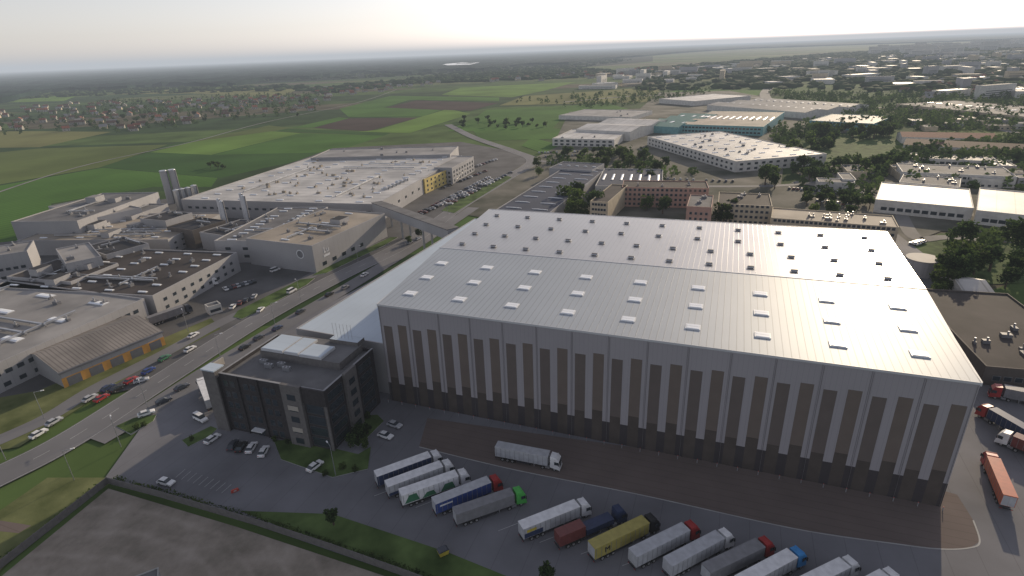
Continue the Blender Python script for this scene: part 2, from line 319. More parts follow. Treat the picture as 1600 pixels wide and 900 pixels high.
road('link road joining the estate',[(832,250),(900,262),(1010,290),(1110,292),(1230,290),(1330,278),(1440,262)],6,.42,M['road'],False)
road('distant pale curving highway',[(1330,205),(1250,180),(1195,150),(1215,130),(1260,118),(1250,105)],18,.5,M['oldroad'],False)
road('distant highway through the trees',[(1620,215),(1500,190),(1400,170),(1260,165),(1150,150),(1000,150),(880,160)],10,.45,M['oldroad'],False)
road('pale field track',[(-100,335),(120,262),(300,222),(420,190),(560,160),(620,140)],3,.30,M['oldroad'],False)
road('lane into the industrial estate',[(1620,345),(1500,335),(1420,325),(1340,300),(1240,285)],8,.43,M['oldroad'],False)
road('yard road beside the warehouse',[(1405,330),(1430,372),(1480,372),(1620,380)],7,.44,M['oldroad'],False)
road('pale kerb line edging the brown paving',PV[1:10],.3,.385,M['kerb'],False,'kerb')
for px in ([(365,497),(372,487),(470,438),(492,436),(480,446),(400,490),(378,500)],[(488,432),(500,424),(610,372),(622,372),(600,385),(510,428)],[(182,668),(210,655),(245,650),(240,660),(205,680)],[(285,690),(330,668),(340,672),(330,682),(295,700)],[(428,690),(470,690),(560,712),(580,700),(575,735),(520,748),(440,720)],[(495,660),(560,700),(600,660),(590,650)],[(690,330),(700,322),(790,275),(800,278),(710,334)]):
    island('grass_island','kerbed grass island between the lanes',px,M['grass'],.5)
# ---------------- windows etc
def winmesh(w,h,frame='frame',fr=.08):
    b=MB(); b.box(-w/2,w/2,-.06,0,0,h,M[frame]); b.box(-w/2+fr,w/2-fr,-.075,-.062,fr,h-fr,M['glass']); return b.mesh('window')
_wm={}
def windows(par,L_,D_,spec):
    for (side,z0,dz,rows,n,ww,wh,m0,m1) in spec:
        key=(round(ww,2),round(wh,2))
        if key not in _wm: _wm[key]=winmesh(ww,wh)
        ln=L_ if side in 'fb' else D_
        for r in range(rows):
            for i in range(n):
                t=m0+(ln-m0-m1)*((i+.5)/n); z=z0+dz*r
                if side=='f': loc=(t,-.003,z);rz=0
                elif side=='l': loc=(-.003,t,z);rz=-math.pi/2
                elif side=='r': loc=(L_+.003,t,z);rz=math.pi/2
                else: loc=(t,D_+.003,z);rz=math.pi
                obj('window',_wm[key],par,loc,rz)
def bld(name,label,cat,a,bb,c,h,*ar,**k):
    return bldw(name,label,cat,G(*a,h),G(*bb,h),G(*c,h),h,*ar,**k)
def bldw(name,label,cat,A,B,C,h,wm,rm,win=(),skl=None,vents=0,par=.5,group=None,gab=0,vm='vent',pipes=0,boxes=0):
    d=(B-A).to_2d(); n=Vector((-d.y,d.x)).normalized(); dep=(C-B).to_2d().dot(n)
    if dep<0: A,B=B,A; d=-d; n=-n; dep=-dep
    L_=d.length; ang=math.atan2(d.y,d.x)
    root=obj(name,None,None,(A.x,A.y,0),ang); root.empty_display_size=1; top(root,label,cat,group)
    b=MB(); wmm=M[wm]
    if gab:
        b.prism([(0,0),(L_,0),(L_,dep),(0,dep)],0,h-.05,wmm); obj('wall',b.mesh('wall'),root)
        r=MB(); nb=max(1,round(dep/gab)); wd=dep/nb
        for i in range(nb):
            y0=i*wd;y1=y0+wd;ym=(y0+y1)/2;hh=min(3,wd*.14)
            r.face([(-.3,y0,h),(L_+.3,y0,h),(L_+.3,ym,h+hh),(-.3,ym,h+hh)],M[rm]); r.face([(-.3,ym,h+hh),(L_+.3,ym,h+hh),(L_+.3,y1,h),(-.3,y1,h)],M[rm])
            r.face([(0,y0,h),(0,ym,h+hh),(0,y1,h)],wmm); r.face([(L_,y0,h),(L_,y1,h),(L_,ym,h+hh)],wmm)
        obj('roof',r.mesh('roof'),root); zt=h+.3
    else:
        t=.35
        b.box(0,L_,0,t,0,h,wmm); b.box(0,L_,dep-t,dep,0,h,wmm); b.box(0,t,t,dep-t,0,h,wmm); b.box(L_-t,L_,t,dep-t,0,h,wmm)
        obj('wall',b.mesh('wall'),root)
        r=MB(); r.box(t,L_-t,t,dep-t,h-par-.4,h-par,M[rm]); obj('roof',r.mesh('roof'),root); zt=h-par
    windows(root,L_,dep,win)
    if skl:
        nx,ny,sw,sdp=skl; me=MB(); me.box(-sw/2,sw/2,-sdp/2,sdp/2,0,.3,M['softtrim']); me.extr([(-sw/2+.1,.3),(sw/2-.1,.3),(sw/4,.5),(-sw/4,.5)],-sdp/2+.1,sdp/2-.1,M['skylight']); me=me.mesh('skylight')
        for i in range(nx):
            for j in range(ny):
                if random.random()<.05: continue
                obj('skylight',me,root,(L_*(i+.5)/nx,dep*(j+.5)/ny,zt+.01+(.8 if gab else 0)))
    for i in range(vents):
        v=MB(); s=random.uniform(.5,1.6); v.box(-s,s,-s*.6,s*.6,0,random.uniform(.5,1.5),M[vm]); v.cyl((s*.3,0),.3,0,2.0,M['metal'],8)
        obj('roof_vent',v.mesh('roof_vent'),root,(random.uniform(.1,.9)*L_,random.uniform(.1,.9)*dep,zt+.01),random.choice((0,1.57)))
    for i in range(boxes):
        v=MB(); sx=random.uniform(2,5); sy=random.uniform(2,4); hh=random.uniform(2,4); v.box(-sx,sx,-sy,sy,0,hh,M[wm],M[random.choice(('blackroof','flatroof','greyroof'))])
        obj('plant_room',v.mesh('plant_room'),root,(random.uniform(.15,.85)*L_,random.uniform(.2,.8)*dep,zt+.012),0)
    for i in range(pipes):
        v=MB(); l=random.uniform(.3,.7)*(L_ if i%2 else dep); v.box(0,l,-.35,.35,.5,1.2,M['metal']); 
        for k in range(5): v.box(l*k/5,l*k/5+.2,-.1,.1,0,.499,M['vent'])
        obj('roof_duct',v.mesh('roof_duct'),root,(random.uniform(.1,.3)*L_ if i%2 else random.uniform(.1,.9)*L_,random.uniform(.1,.9)*dep if i%2 else .15*dep,zt+.01),0 if i%2 else math.pi/2)
    root['dim']=(L_,dep); return root
# ---------------- main warehouse
HB=31.7
A=G(590,475,HB);B=G(1533,598,HB);C=G(1385,362,HB);D=G(765,327,HB)
dAB=(B-A).to_2d(); LW=dAB.length; angW=math.atan2(dAB.y,dAB.x)
wh=obj('warehouse',None,None,(A.x,A.y,0),angW); top(wh,'huge high-bay warehouse with pale ribbed metal roof','warehouse')
Ri=Matrix.Rotation(-angW,2)
def loc2(P): return Ri@((P-A).to_2d())
c2,d2=loc2(C),loc2(D)
b=MB(); b.prism([(0,0),(LW,0),tuple(c2),tuple(d2)],0,HB-.15,M['lightpanel'])
nb=15; bw=LW/nb; hw=bw/2
b.box(0,LW,-.03,-.001,.3,6.6,M['darkpanel']); b.box(0,LW,-.06,-.001,0,.29,M['pipe'])
for i in range(2*nb):
    x=i*hw
    if i%2==0: b.box(x-.035,x+.035,-.045,-.001,6.61,HB-.6,M['joint'])
    zt=26.0 if i%2 else 25.2; o=hw*.22; wd=hw*.58; zb=9.6 if i%2 else 8.6
    b.box(x+o,x+o+wd,-.04,-.0305,.3,6.6,M['brownbase']); b.box(x+o,x+o+wd,-.04,-.002,6.601,zb,M['brownbase']); b.box(x+o,x+o+wd,-.04,-.002,zb+.001,zt,M['taupe' if i%2 else 'taupe2'])
obj('wall',b.mesh('wall'),wh)
def bil(s,t):
    return (Vector((0,0))*(1-s)+Vector((LW,0))*s)*(1-t)+(d2*(1-s)+c2*s)*t
tm=.445; rz=1.3
def roofz(t): return HB+rz*(t/tm) if t<tm else HB+rz*(1-(t-tm)/(1-tm))
b=MB()
def V3(s,t,dz=0): p=bil(s,t); return (p.x,p.y,roofz(t)+dz)
b.face([V3(0,0),V3(1,0),V3(1,tm),V3(0,tm)],M['roofmetal']); b.face([V3(0,tm),V3(1,tm),V3(1,1),V3(0,1)],M['roofmetal2'])
obj('roof',b.mesh('roof'),wh)
b=MB(); b.box(-.15,LW+.15,-.25,-.1,HB-.45,HB+.1,M['softtrim']); obj('roof_edge',b.mesh('roof_edge'),wh)
q=bil(0,tm);q1=bil(1,tm)
b=MB()
for (p,qq) in ((bil(1,0),bil(1,1)),(bil(0,1),bil(0,0)),(bil(1,1),bil(0,1))):
    d=(qq-p).normalized(); n=Vector((d.y,-d.x))*.3
    b.prism([tuple(p),tuple(p+n),tuple(qq+n),tuple(qq)][::-1],HB-.8,HB+.1,M['softtrim'])
d=(q1-q).normalized();n=Vector((-d.y,d.x))*.2
b.prism([tuple(q-n),tuple(q1-n),tuple(q1+n),tuple(q+n)],HB+rz-.1,HB+rz+.1,M['softtrim'])
obj('roof_flashing',b.mesh('roof_flashing'),wh)
sm=MB(); sm.box(-1.75,1.75,-1.35,1.35,0,.22,M['whitetrim']); sm.box(-1.45,1.45,-1.1,-.05,.22,.3,M['skylight']); sm.box(-1.45,1.45,.05,1.1,.22,.3,M['skylight']); sm.box(-1.45,1.45,-.045,.045,.22,.28,M['vent']); sm=sm.mesh('skylight')
for t in (.085,.2,.315):
    for i in range(9):
        s=.045+.893*i/8; p=bil(s,t); obj('skylight',sm,wh,(p.x,p.y,roofz(t)-.02))
vm=MB(); vm.box(-.7,.7,-.7,.7,0,.35,M['vent']); vm.box(-1.1,1.1,-.9,.9,.35,.45,M['softtrim']); vm.box(-.9,.9,-.3,.3,.45,.7,M['vent']); vm=vm.mesh('roof_vent')
for j,t in enumerate((.5,.63,.76,.9)):
    for i in range(12-(j>1)):
        s=.045+.9*i/(11-(j>1)); p=bil(s,t); obj('roof_vent',vm,wh,(p.x,p.y,roofz(t)-.02))
pm=MB(); pm.cyl((0,0),.04,0,HB-.8,M['pipe'],8); pm=pm.mesh('downpipe')
for i in range(nb+1): obj('downpipe',pm,wh,(min(LW-.3,max(.3,i*bw+.3)),-.12,0))
bo=MB(); bo.cyl((0,0),.1,0,1.0,M['cap'],8,r1=.09); bo.cyl((0,0),.1,1.0,1.1,M['red'],8); bo=bo.mesh('bollard')
for i in range(2*nb+1):
    p=A.to_2d()+Matrix.Rotation(angW,2)@Vector((i*bw/2,-1.3)); top(obj('bollard',bo,None,(p.x,p.y,.37)),'short grey bollard with red cap by the wall','bollard','bollards along the warehouse wall')
PA=G(462,513,17.5); PB=G(742,341,17.5); dd=(PB-PA).to_2d().normalized(); nn_=Vector((dd.y,-dd.x)); wA=(Vector((A.x,A.y))-PA.to_2d()).dot(nn_)+1
PC=Vector((PB.x+nn_.x*wA,PB.y+nn_.y*wA,0))
bldw('warehouse_annex','long low annex with pale blue flat roof','warehouse',PA,PB,PC,17.5,'grey','annexroof',par=.25,win=(('b',3,0,1,12,3,1.4,2,2),))
# ---------------- office
P1=G(365,672);P2=G(523,706)
d=(P2-P1).to_2d(); angO=math.atan2(d.y,d.x); LO=d.length
of=obj('office_building',None,None,(P1.x,P1.y,0),angO); top(of,'dark brick office block with flat roofs beside the warehouse','office building')
HO=18.4; DO=23
b=MB(); t=.4
b.box(0,LO,0,t,0,HO,M['brick']);b.box(0,LO,DO-t,DO,0,HO,M['brick']);b.box(0,t,t,DO-t,0,HO,M['brick']);b.box(LO-t,LO,t,DO-t,0,HO,M['brick'])
b.box(LO*.62,LO*.8,-.9,-.002,0,HO+.6,M['brick2']); b.box(LO*.8,LO+.5,-.5,-.003,HO-4.2,HO+.3,M['brick']);
b.box(LO+.002,LO+.9,8,13,0,HO+.5,M['brick2']); b.box(LO-.5,LO+.3,-.3,-.0035,0,HO-4.21,M['brick2'])
for x in (6,12.5): b.box(x,x+.35,-.4,-.002,0,HO,M['brick'])
obj('wall',b.mesh('wall'),of)
b=MB(); b.box(t,LO-t,t,DO-t,HO-1.4,HO-1,M['flatroof']); obj('roof',b.mesh('roof'),of)
b=MB(); b.box(-.05,LO+.05,-.08,.5,HO,HO+.12,M['cap']); b.box(LO-.45,LO+.06,.501,DO,HO,HO+.12,M['cap']); b.box(-.05,.45,.501,DO,HO,HO+.12,M['cap']); obj('parapet_cap',b.mesh('parapet_cap'),of)
b=MB(); b.box(4,LO-3,11.5,DO-.5,HO-1,HO+1.2,M['brick2'],M['flatroof']); b.box(LO*.62,LO-3.4,DO-2,DO+1.5,HO+1.2,HO+2.4,M['brick2'],M['annexroof']); obj('penthouse',b.mesh('penthouse'),of)
for x,y,sx,sy,z in ((7.9,16.2,3.7,4.4,1.22),(14.4,16.2,2.4,4.4,1.22),(20.8,14.9,3.6,3.3,1.22)):
    b=MB(); b.box(-sx,sx,-sy,sy,0,.7,M['softtrim']); b.box(-sx+.2,sx-.2,-sy+.2,sy-.2,.7,.8,M['annexroof']); obj('canopy_roof',b.mesh('canopy_roof'),of,(x,y,HO+z))
for i in range(4):
    b=MB(); b.box(-1.1,1.1,-.5,.5,0,1.1,M['metal']); b.cyl((-.5,0),.35,1.1,1.25,M['vent'],10); b.cyl((.5,0),.35,1.1,1.25,M['vent'],10); obj('air_conditioner',b.mesh('air_conditioner'),of,(7+i*3,9.2-(i%2)*1.6,HO-.98))
for i in range(6):
    b=MB(); b.cyl((0,0),.05,0,4.5,M['metal'],6); obj('antenna',b.mesh('antenna'),of,(LO*.64+i*1.2,DO-.6,HO+2.4))
wmS=winmesh(1.6,1.9,'darkframe'); wmT=winmesh(2.6,1.8,'darkframe'); wmB=winmesh(6.2,2.4,'darkframe',.12); wmG=winmesh(5.4,2.7,'darkframe',.12)
for r in range(5):
    z=1.2+r*3.35
    for i in range(6):
        x=1.7+(i%2)*2.3+(i//2)*6.45+(.3 if i//2 else 0)
        if x<LO*.6: obj('window',wmS,of,(x,-.003,z))
    obj('window',wmT,of,(LO*.71,-.905,z))
    if r<4: obj('window',wmG,of,(LO*.9-.2,-.003,z-.2))
    for y in (4.2,18): obj('window',wmB,of,(LO+.003,y,z-.1),math.pi/2)
    obj('window',wmT,of,(LO+.905,10.5,z),math.pi/2)
for z in (6.35,13.05):
    b=MB(); b.box(-1.6,1.6,-.03,0,0,1.4,M['beige']); obj('wall_panel',b.mesh('wall_panel'),of,(LO*.71,-.985,z-3.35+1.9))
b=MB(); b.box(-4.2,-.02,-1.2,-.8,0,HO+1,M['brick2']); b.box(-4.2,-3.8,-.799,6,0,HO+1,M['beige']); b.box(-4.4,.1,-1.4,2.2,HO+1,HO+1.35,M['annexroof']); b.box(-3.79,-.02,-.799,5.8,0,HO-1,M['brick'],M['flatroof']); obj('stair_tower',b.mesh('stair_tower'),of)
b=MB(); b.box(-1,1,-.08,0,0,2.3,M['glass']); b.box(-1.8,1.8,-1.6,0,2.5,2.7,M['whitetrim']); obj('door',b.mesh('door'),of,(10,-.003,0))
# ---------------- listed buildings
bld('factory_hall','wide grey factory hall with arched skylight','factory',(-60,592),(225,466),(0,432),10,'grey','greyroof',win=(('f',5.5,0,1,16,2.2,1.6,3,3),('f',1.5,0,1,12,2.2,1.6,3,3)),skl=(4,3,3,8),vents=14,pipes=5)
cn=bld('loading_canopy','loading shed with ribbed roof and orange wall band','shed',(92,582),(252,517),(205,487),6,'grey','ribroof',gab=22)
L_,D_=cn['dim']
b=MB(); b.box(-.1,L_+.1,-.12,-.003,.1,3.6,M['orange']); b.box(L_+.003,L_+.12,0,D_*.5,.1,3.6,M['orange']); b.box(-.4,L_+.4,-.5,-.121,5.3,5.9,M['vent']); obj('wall_band',b.mesh('wall_band'),cn)
for i in range(5): 
    b=MB(); b.box(-2,2,-.06,0,0,3.2,M['vent']); obj('shutter_door',b.mesh('shutter_door'),cn,(L_*(i+.5)/5,-.13,.1))
bld('factory_hall','factory hall with dark brown roof and skylights','factory',(238,462),(370,394),(205,366),10,'grey','brownroof',win=(('f',2,3.5,2,9,2,1.5,3,3),),skl=(7,5,1.2,4),vents=18,pipes=4,boxes=2)
bld('factory_block','plain pale grey tower block on the factory','factory',(102,412),(158,400),(150,376),15,'grey','greyroof',vents=2)
bld('factory_hall','low grey block at the factory edge','factory',(10,432),(110,440),(100,405),11,'grey','brownroof',vents=8,win=(('f',2,4,2,8,2,1.5,2,2),),boxes=2,pipes=2)
bld('factory_block','tall grey block with flat roof','factory',(-60,408),(42,392),(35,378),14,'grey','greyroof',win=(('f',2,4,2,7,2,1.5,2,2),),vents=3)
bld('factory_block','small black roofed plant building','factory',(377,372),(440,350),(405,333),10,'grey','blackroof',vents=6,pipes=3)
bld('factory_block','small plant room with dark roof','factory',(165,398),(232,380),(205,366),12,'grey','blackroof',vents=6,pipes=2)
bld('factory_block','low dark roofed store by the dock','factory',(300,360),(352,344),(330,334),11,'brownwall','blackroof',vents=3,pipes=1)
bld('factory_block','pale block with ducts between halls','factory',(340,318),(392,322),(400,310),8,'white','greyroof',vents=4,pipes=2)
bld('factory_block','stepped grey block with black roof','factory',(258,345),(300,332),(285,322),13,'grey','blackroof',vents=3,pipes=1)
bld('factory_block','narrow grey plant block with ducts','factory',(205,338),(262,318),(240,310),11,'grey','flatroof',vents=5,pipes=2)
sgn=bld('factory_block','grey panelled block with small white lettering','factory',(487,384),(601,333),(520,321),14,'grey','tanroof',win=(('f',2,0,1,5,3,2,3,20),),vents=10,pipes=3,skl=(6,1,1,5),boxes=1)
bld('factory_hall','hall with rows of dark skylights on its roof','factory',(428,376),(512,323),(448,316),12,'grey','flatroof',skl=(12,2,1,5),vents=6,win=(('l',3,4,2,3,3,1.6,2,2),),pipes=2)
bld('factory_hall','low hall with tan roof and pipework','factory',(262,374),(350,332),(180,322),9,'grey','tanroof',vents=26,skl=(5,4,1.2,4),win=(('f',2,3,2,8,2,1.2,2,2),),pipes=7,boxes=4)
bld('factory_block','tall plain grey production block','factory',(120,345),(247,300),(190,292),16,'grey','flatroof',vents=8,pipes=2,boxes=2)
bld('factory_block','grey block with stepped roof','factory',(75,322),(150,340),(190,318),14,'grey','greyroof',vents=3)
bld('factory_hall','vast factory hall with patched white roof','factory',(588,319),(722,243),(500,241),12,'grey','whiteroof',win=(('l',6,0,1,24,3,1.6,3,3),('f',5,0,1,14,3,1.8,3,3)),skl=(14,5,1.4,5),vents=60,vm='tanroof',pipes=4)
bld('factory_hall','rear hall with grey flat roof','factory',(703,241),(716,228),(540,222),14,'grey','greyroof',win=(('l',3,4,2,16,3,1.6,3,3),),vents=6)
bld('office_block','yellow office block at the factory front','office building',(663,280),(706,262),(690,256),11,'yellow','flatroof',win=(('f',1.5,3.3,3,7,2,1.6,1,1),('l',1.5,3.3,3,4,2,1.6,1,1)),vents=3)
bld('office_block','small glazed factory office block','office building',(706,262),(740,244),(722,240),13,'grey','greyroof',win=(('f',1.5,3.3,3,8,3,2,1,1),('l',1.5,3.3,3,4,2,1.6,1,1)))
bld('gatehouse','low white gatehouse with flat roof','gatehouse',(325,480),(345,474),(338,470),4,'white','flatroof',win=(('f',1.2,0,1,3,1.5,1.3,.5,.5),))
bld('workshop','dark blue roofed workshop with white skylight bands','workshop',(775,327),(858,333),(925,264),8,'grey','blueroof',skl=(2,9,10,.6))
bld('workshop','dark blue roofed workshop with ribbed skylights','workshop',(858,262),(925,266),(918,254),9,'grey','blueroof',skl=(5,1,3,.8))
bld('workshop','low hall with striped sawtooth skylights','workshop',(930,290),(1035,292),(1025,264),8,'white','blueroof',skl=(7,1,1.6,20))
bld('apartment_block','ochre walled block with small windows','apartment block',(922,314),(950,316),(968,288),13,'cream','brownroof',win=(('f',1.5,3,4,5,1.5,1.5,1,1),('l',1.5,3,4,8,1.5,1.5,1,1)))
bld('apartment_block','long pink four storey block','apartment block',(972,292),(1108,294),(1110,283),13,'pink','brownroof',win=(('f',1.5,3,4,18,1.6,1.6,1,1),),vents=4)
bld('apartment_block','square pink tower block','apartment block',(1073,322),(1112,324),(1113,305),15,'pink','flatroof',win=(('f',1.5,3,4,4,1.4,1.5,1,1),),vents=2)
bld('apartment_block','ochre block with flat roof','apartment block',(1122,318),(1207,322),(1208,303),12,'cream','brownroof',win=(('f',1.5,3,4,10,1.6,1.5,1,1),),vents=4)
bld('apartment_block','long beige block behind the warehouse','apartment block',(1205,340),(1405,355),(1400,337),9,'cream','tanroof',win=(('f',1,3,3,26,1.6,1.5,1,1),),vents=12)
bld('factory_hall','white roofed hall with windowed side walls','factory',(1012,213),(1150,252),(1217,224),9,'white','whiteroof',win=(('f',1.5,3.8,2,22,3,1.8,2,2),('r',1.5,3.8,2,12,3,1.8,2,2)),skl=(9,5,1.6,5),vents=20)
bld('showroom','white showroom with large windows','showroom',(863,216),(960,218),(975,203),8,'white','whiteroof',win=(('f',1,3.5,2,10,3.6,2,1,1),),vents=5)
bld('hall','white hall with shallow arched roof','hall',(900,202),(985,206),(998,186),10,'white','whiteroof',gab=50,vents=2)
bld('hall','pale low storage hall','hall',(873,180),(985,183),(990,172),6,'white','greyroof',vents=5)
bld('hall','green and white greenhouse-like hall','hall',(1002,196),(1060,199),(1066,178),8,'teal','greenroof',gab=30,skl=(3,2,3,14))
bld('factory_hall','green walled hall with striped pale roof','factory',(1062,194),(1193,198),(1200,174),10,'teal','tanroof',skl=(12,1,2.5,30),win=(('f',2,4,2,22,3,2,2,2),))
bld('hall','long pale blue roofed hall','hall',(1105,164),(1258,176),(1245,157),8,'white','greyroof',gab=40,skl=(14,2,2,10))
bld('hall','white hall by the far road','hall',(1030,154),(1085,158),(1130,147),8,'white','whiteroof')
bld('hall','long teal fronted hall','hall',(1265,188),(1365,193),(1362,180),9,'teal','greyroof',win=(('f',2,4,2,16,3,2,2,2),))
bld('hall','very long hall with dark roof','hall',(1400,162),(1640,186),(1630,168),8,'cream','flatroof',win=(('f',3,0,1,20,4,2,2,2),),skl=(14,1,3,10))
bld('storage_hall','white storage hall with bright metal roof','warehouse',(1368,311),(1522,325),(1545,297),8,'white','whiteroof',win=(('f',2,0,1,10,3,2,3,3),))
bld('storage_hall','white storage hall with bright metal roof','warehouse',(1526,328),(1660,342),(1670,305),8,'white','whiteroof',win=(('f',2,0,1,8,3,2,3,3),))
bld('office_block','cream two storey office row','office building',(1410,268),(1590,276),(1592,262),8,'white','flatroof',win=(('f',1.2,3.4,2,22,2,1.6,1,1),),vents=10)
bld('office_block','white office row behind trees','office building',(1405,284),(1500,292),(1560,283),7,'white','flatroof',win=(('f',1.2,3,2,14,2,1.5,1,1),),vents=5)
bld('hall','white walled hall with reddish roof','hall',(1412,226),(1640,238),(1640,228),7,'white','brroof',gab=26,win=(('f',2,0,1,18,3,2,1,1),),skl=(12,1,3,2))
bld('hall','low workshop with reddish pitched roof','hall',(1410,214),(1560,217),(1570,210),6,'white','redroof',gab=22)
bld('hall','pale workshop hall in the estate','hall',(1420,246),(1560,252),(1565,244),6,'white','greyroof',win=(('f',2,0,1,14,3,2,1,1),))
bld('storage_hall','low dark roofed building behind the yard','warehouse',(1541,572),(1750,590),(1640,462),6.5,'brownwall','brownroof',vents=9,win=(('f',2,0,1,10,2,1.6,2,2),))
bld('tent_hall','small white pitched tent hall beside the tank','shed',(1512,464),(1560,466),(1545,434),5,'white','whiteroof',gab=30)
def text(s,size,m,par,loc,rot,name='sign_lettering'):
    cu=bpy.data.curves.new('t','FONT'); cu.body=s; cu.size=size; cu.extrude=.03; cu.align_x='CENTER'
    o=bpy.data.objects.new('t',cu); col.objects.link(o); bpy.context.view_layer.update()
    me=bpy.data.meshes.new_from_object(o.evaluated_get(bpy.context.evaluated_depsgraph_get())); bpy.data.objects.remove(o); me.materials.clear(); me.materials.append(m)
    q=obj(name,me,par,loc); q.rotation_euler=rot; return q
text('Lu',4,M['whitetrim'],sgn,(9,-.06,8),(math.pi/2,0,0))
b=MB(); b.box(-2.2,2.2,-.08,0,0,1,M['whitetrim']); obj('sign_bar',b.mesh('sign_bar'),sgn,(9,-.003,6))
b=MB(); b.cyl((0,0),2.2,0,.1,M['whitetrim'],20); b.cyl((0,0),1.8,.1,.14,M['vent'],20); e=obj('emblem',b.mesh('emblem'),sgn,(-.01,8,9)); e.rotation_euler=(0,-math.pi/2,0)
p=G(588,316,13); q=G(708,358,17.5); d=q-p; ln=d.to_2d().length; an_=math.atan2(d.y,d.x); br=obj('conveyor_bridge',None,None,(p.x,p.y,0),an_); top(br,'grey enclosed bridge crossing over the road on legs','bridge')
b=MB(); b.extr([(0,8),(ln,12.5),(ln,17.5),(0,13)],-3,3,M['grey']); obj('gallery',b.mesh('gallery'),br)
b=MB(); b.extr([(0,13.01),(ln,17.51),(ln,17.9),(0,13.4)],-3.3,3.3,M['flatroof']); obj('roof',b.mesh('roof'),br)
for f in (.15,.42,.7):
    for y in (-2.4,2.4):
        b=MB(); b.box(-.4,.4,-.4,.4,0,8+4.5*f,M['kerb']); obj('column',b.mesh('column'),br,(ln*f,y,0))
def silo(px,r,h,label,n='silo',m='metal',cone=True):
    P=G(*px); o=obj(n,None,None,P); top(o,label,n.replace('_',' '),None); b=MB(); b.cyl((0,0),r,0,h,M[m],20); obj('tank',b.mesh('tank'),o); b=MB()
    b.cyl((0,0),r+.1,h,h+(r*.3 if cone else .4),M['greyroof' if n=='water_tank' else ('softtrim' if n!='chimney' else 'metal')],20,r1=r*.1 if cone else r); obj('lid',b.mesh('lid'),o)
    b=MB(); b.box(r,r+.5,-.3,.3,0,h,M['vent']); obj('ladder',b.mesh('ladder'),o); return o
for i in range(6): silo((606+6*i,322-3*i),1.7,13,'slim steel silo beside the factory hall')
for px in ((268,318),(281,316)): silo(px,2.4,24,'tall silver chimney stack over the factory','chimney','grey',False)
for px in ((352,362),(357,366),(386,352),(390,356)): silo(px,.9,20,'slim white exhaust stack','chimney','softtrim',False)
for px in ((175,352),(190,350),(283,330),(292,328),(301,326),(310,322)): silo(px,2,15,'grey storage silo by the factory')
silo((1437,428),6.5,7,'squat grey sprinkler water tank','water_tank','grey',False)
# ---------------- trees
def leaves(mb,pts,size,m):
    for p in pts:
        s=size*random.uniform(.6,1.3); a=Vector((random.gauss(0,1),random.gauss(0,1),random.gauss(0,1))).normalized(); c=a.orthogonal().normalized(); d=a.cross(c)
        k=random.uniform(.5,1); P=Vector(p)
        mb.face([P-c*s-d*s*k*.4,P+d*s*k*-.9,P+c*s-d*s*.3,P+c*s*.6+d*s*k,P-c*s*.5+d*s*k],m)
def treemesh(h,r,nleaf,size,leafm,nl=9):
    cr=MB(); lobes=[]
    for i in range(nl):
        a=random.uniform(0,6.28); q=random.uniform(.2,.7)*r; z=h*random.uniform(.35,.86)
        q*=1.15-abs(z/h-.55)*1.2; lobes.append((Vector((q*math.cos(a),q*math.sin(a),z)),r*random.uniform(.32,.52)))
    lobes.append((Vector((0,0,h*.62)),r*.5))
    pts=[]
    for i in range(nleaf):
        c,rr=random.choice(lobes); v=Vector((random.gauss(0,1),random.gauss(0,1),random.gauss(0,1))).normalized(); pts.append(c+v*rr*random.uniform(.55,1.1))
    leaves(cr,pts,size,leafm)
    tr=MB(); tr.cyl((0,0),.035*h,0,h*.55,M['bark'],7,r1=.014*h)
    for c,rr in lobes[:5]:
        s=Vector((0,0,h*.3)); d=c-s; o=d.orthogonal().normalized()*.015*h; o2=d.normalized().cross(o); 
        for k in range(3):
            a0=2.09*k;a1=a0+2.09; u=o*math.cos(a0)+o2*math.sin(a0); v=o*math.cos(a1)+o2*math.sin(a1); tr.face([s+u,s+v,c+v*.4,c+u*.4],M['bark'])
    return cr.mesh('crown'),tr.mesh('trunk')
TV=[treemesh(10,4.2,900,.42,M['leaf']),treemesh(12,4.6,1000,.45,M['leaf2']),treemesh(9,4,800,.4,M['leaf']),treemesh(13,3.4,850,.42,M['leaf2'])]
def smalltree(h,r,lm):
    c,t=treemesh(h,r,170,.95,lm,6); b=MB()
    for me in (c,t):
        off=len(b.v); b.v+=[tuple(v.co) for v in me.vertices]
        for p in me.polygons: b.f.append(tuple(i+off for i in p.vertices)); b.m.append(b.mi(me.materials[0]))
    return b.mesh('tree')
ST=[smalltree(10,4.6,M['leaf']),smalltree(9,5,M['leaf2']),smalltree(12,4.5,M['leaf']),smalltree(11,5.5,M['leaf2'])]
ntree=0
def tree(P,h=None,full=False,label='leafy green tree with rounded crown',group='trees around the estate'):
    global ntree; ntree+=1
    s=(h or random.uniform(7,12))/11
    if full:
        c,t=random.choice(TV); o=obj('tree',None,None,(P[0],P[1],0),random.uniform(0,6.28),(s*1.15,s*1.15,s)); obj('crown',c,o); obj('trunk',t,o)
    else: o=obj('tree',random.choice(ST),None,(P[0],P[1],0),random.uniform(0,6.28),(s*random.uniform(.9,1.3),s*random.uniform(.9,1.3),s))
    top(o,label,'tree',group)
def inpoly(p,P):
    c=False;j=len(P)-1
    for i in range(len(P)):
        if (P[i][1]>p[1])!=(P[j][1]>p[1]) and p[0]<(P[j][0]-P[i][0])*(p[1]-P[i][1])/(P[j][1]-P[i][1])+P[i][0]: c=not c
        j=i
    return c
def scatter(px,n,mind=0):
    P=[G(*p).to_2d() for p in px]; xs=[p.x for p in P];ys=[p.y for p in P]; out=[]; k=0
    while len(out)<n and k<n*60:
        k+=1; p=Vector((random.uniform(min(xs),max(xs)),random.uniform(min(ys),max(ys))))
        if inpoly(p,P) and (not mind or all((p-o).length>mind for o in out)): out.append(p)
    return out
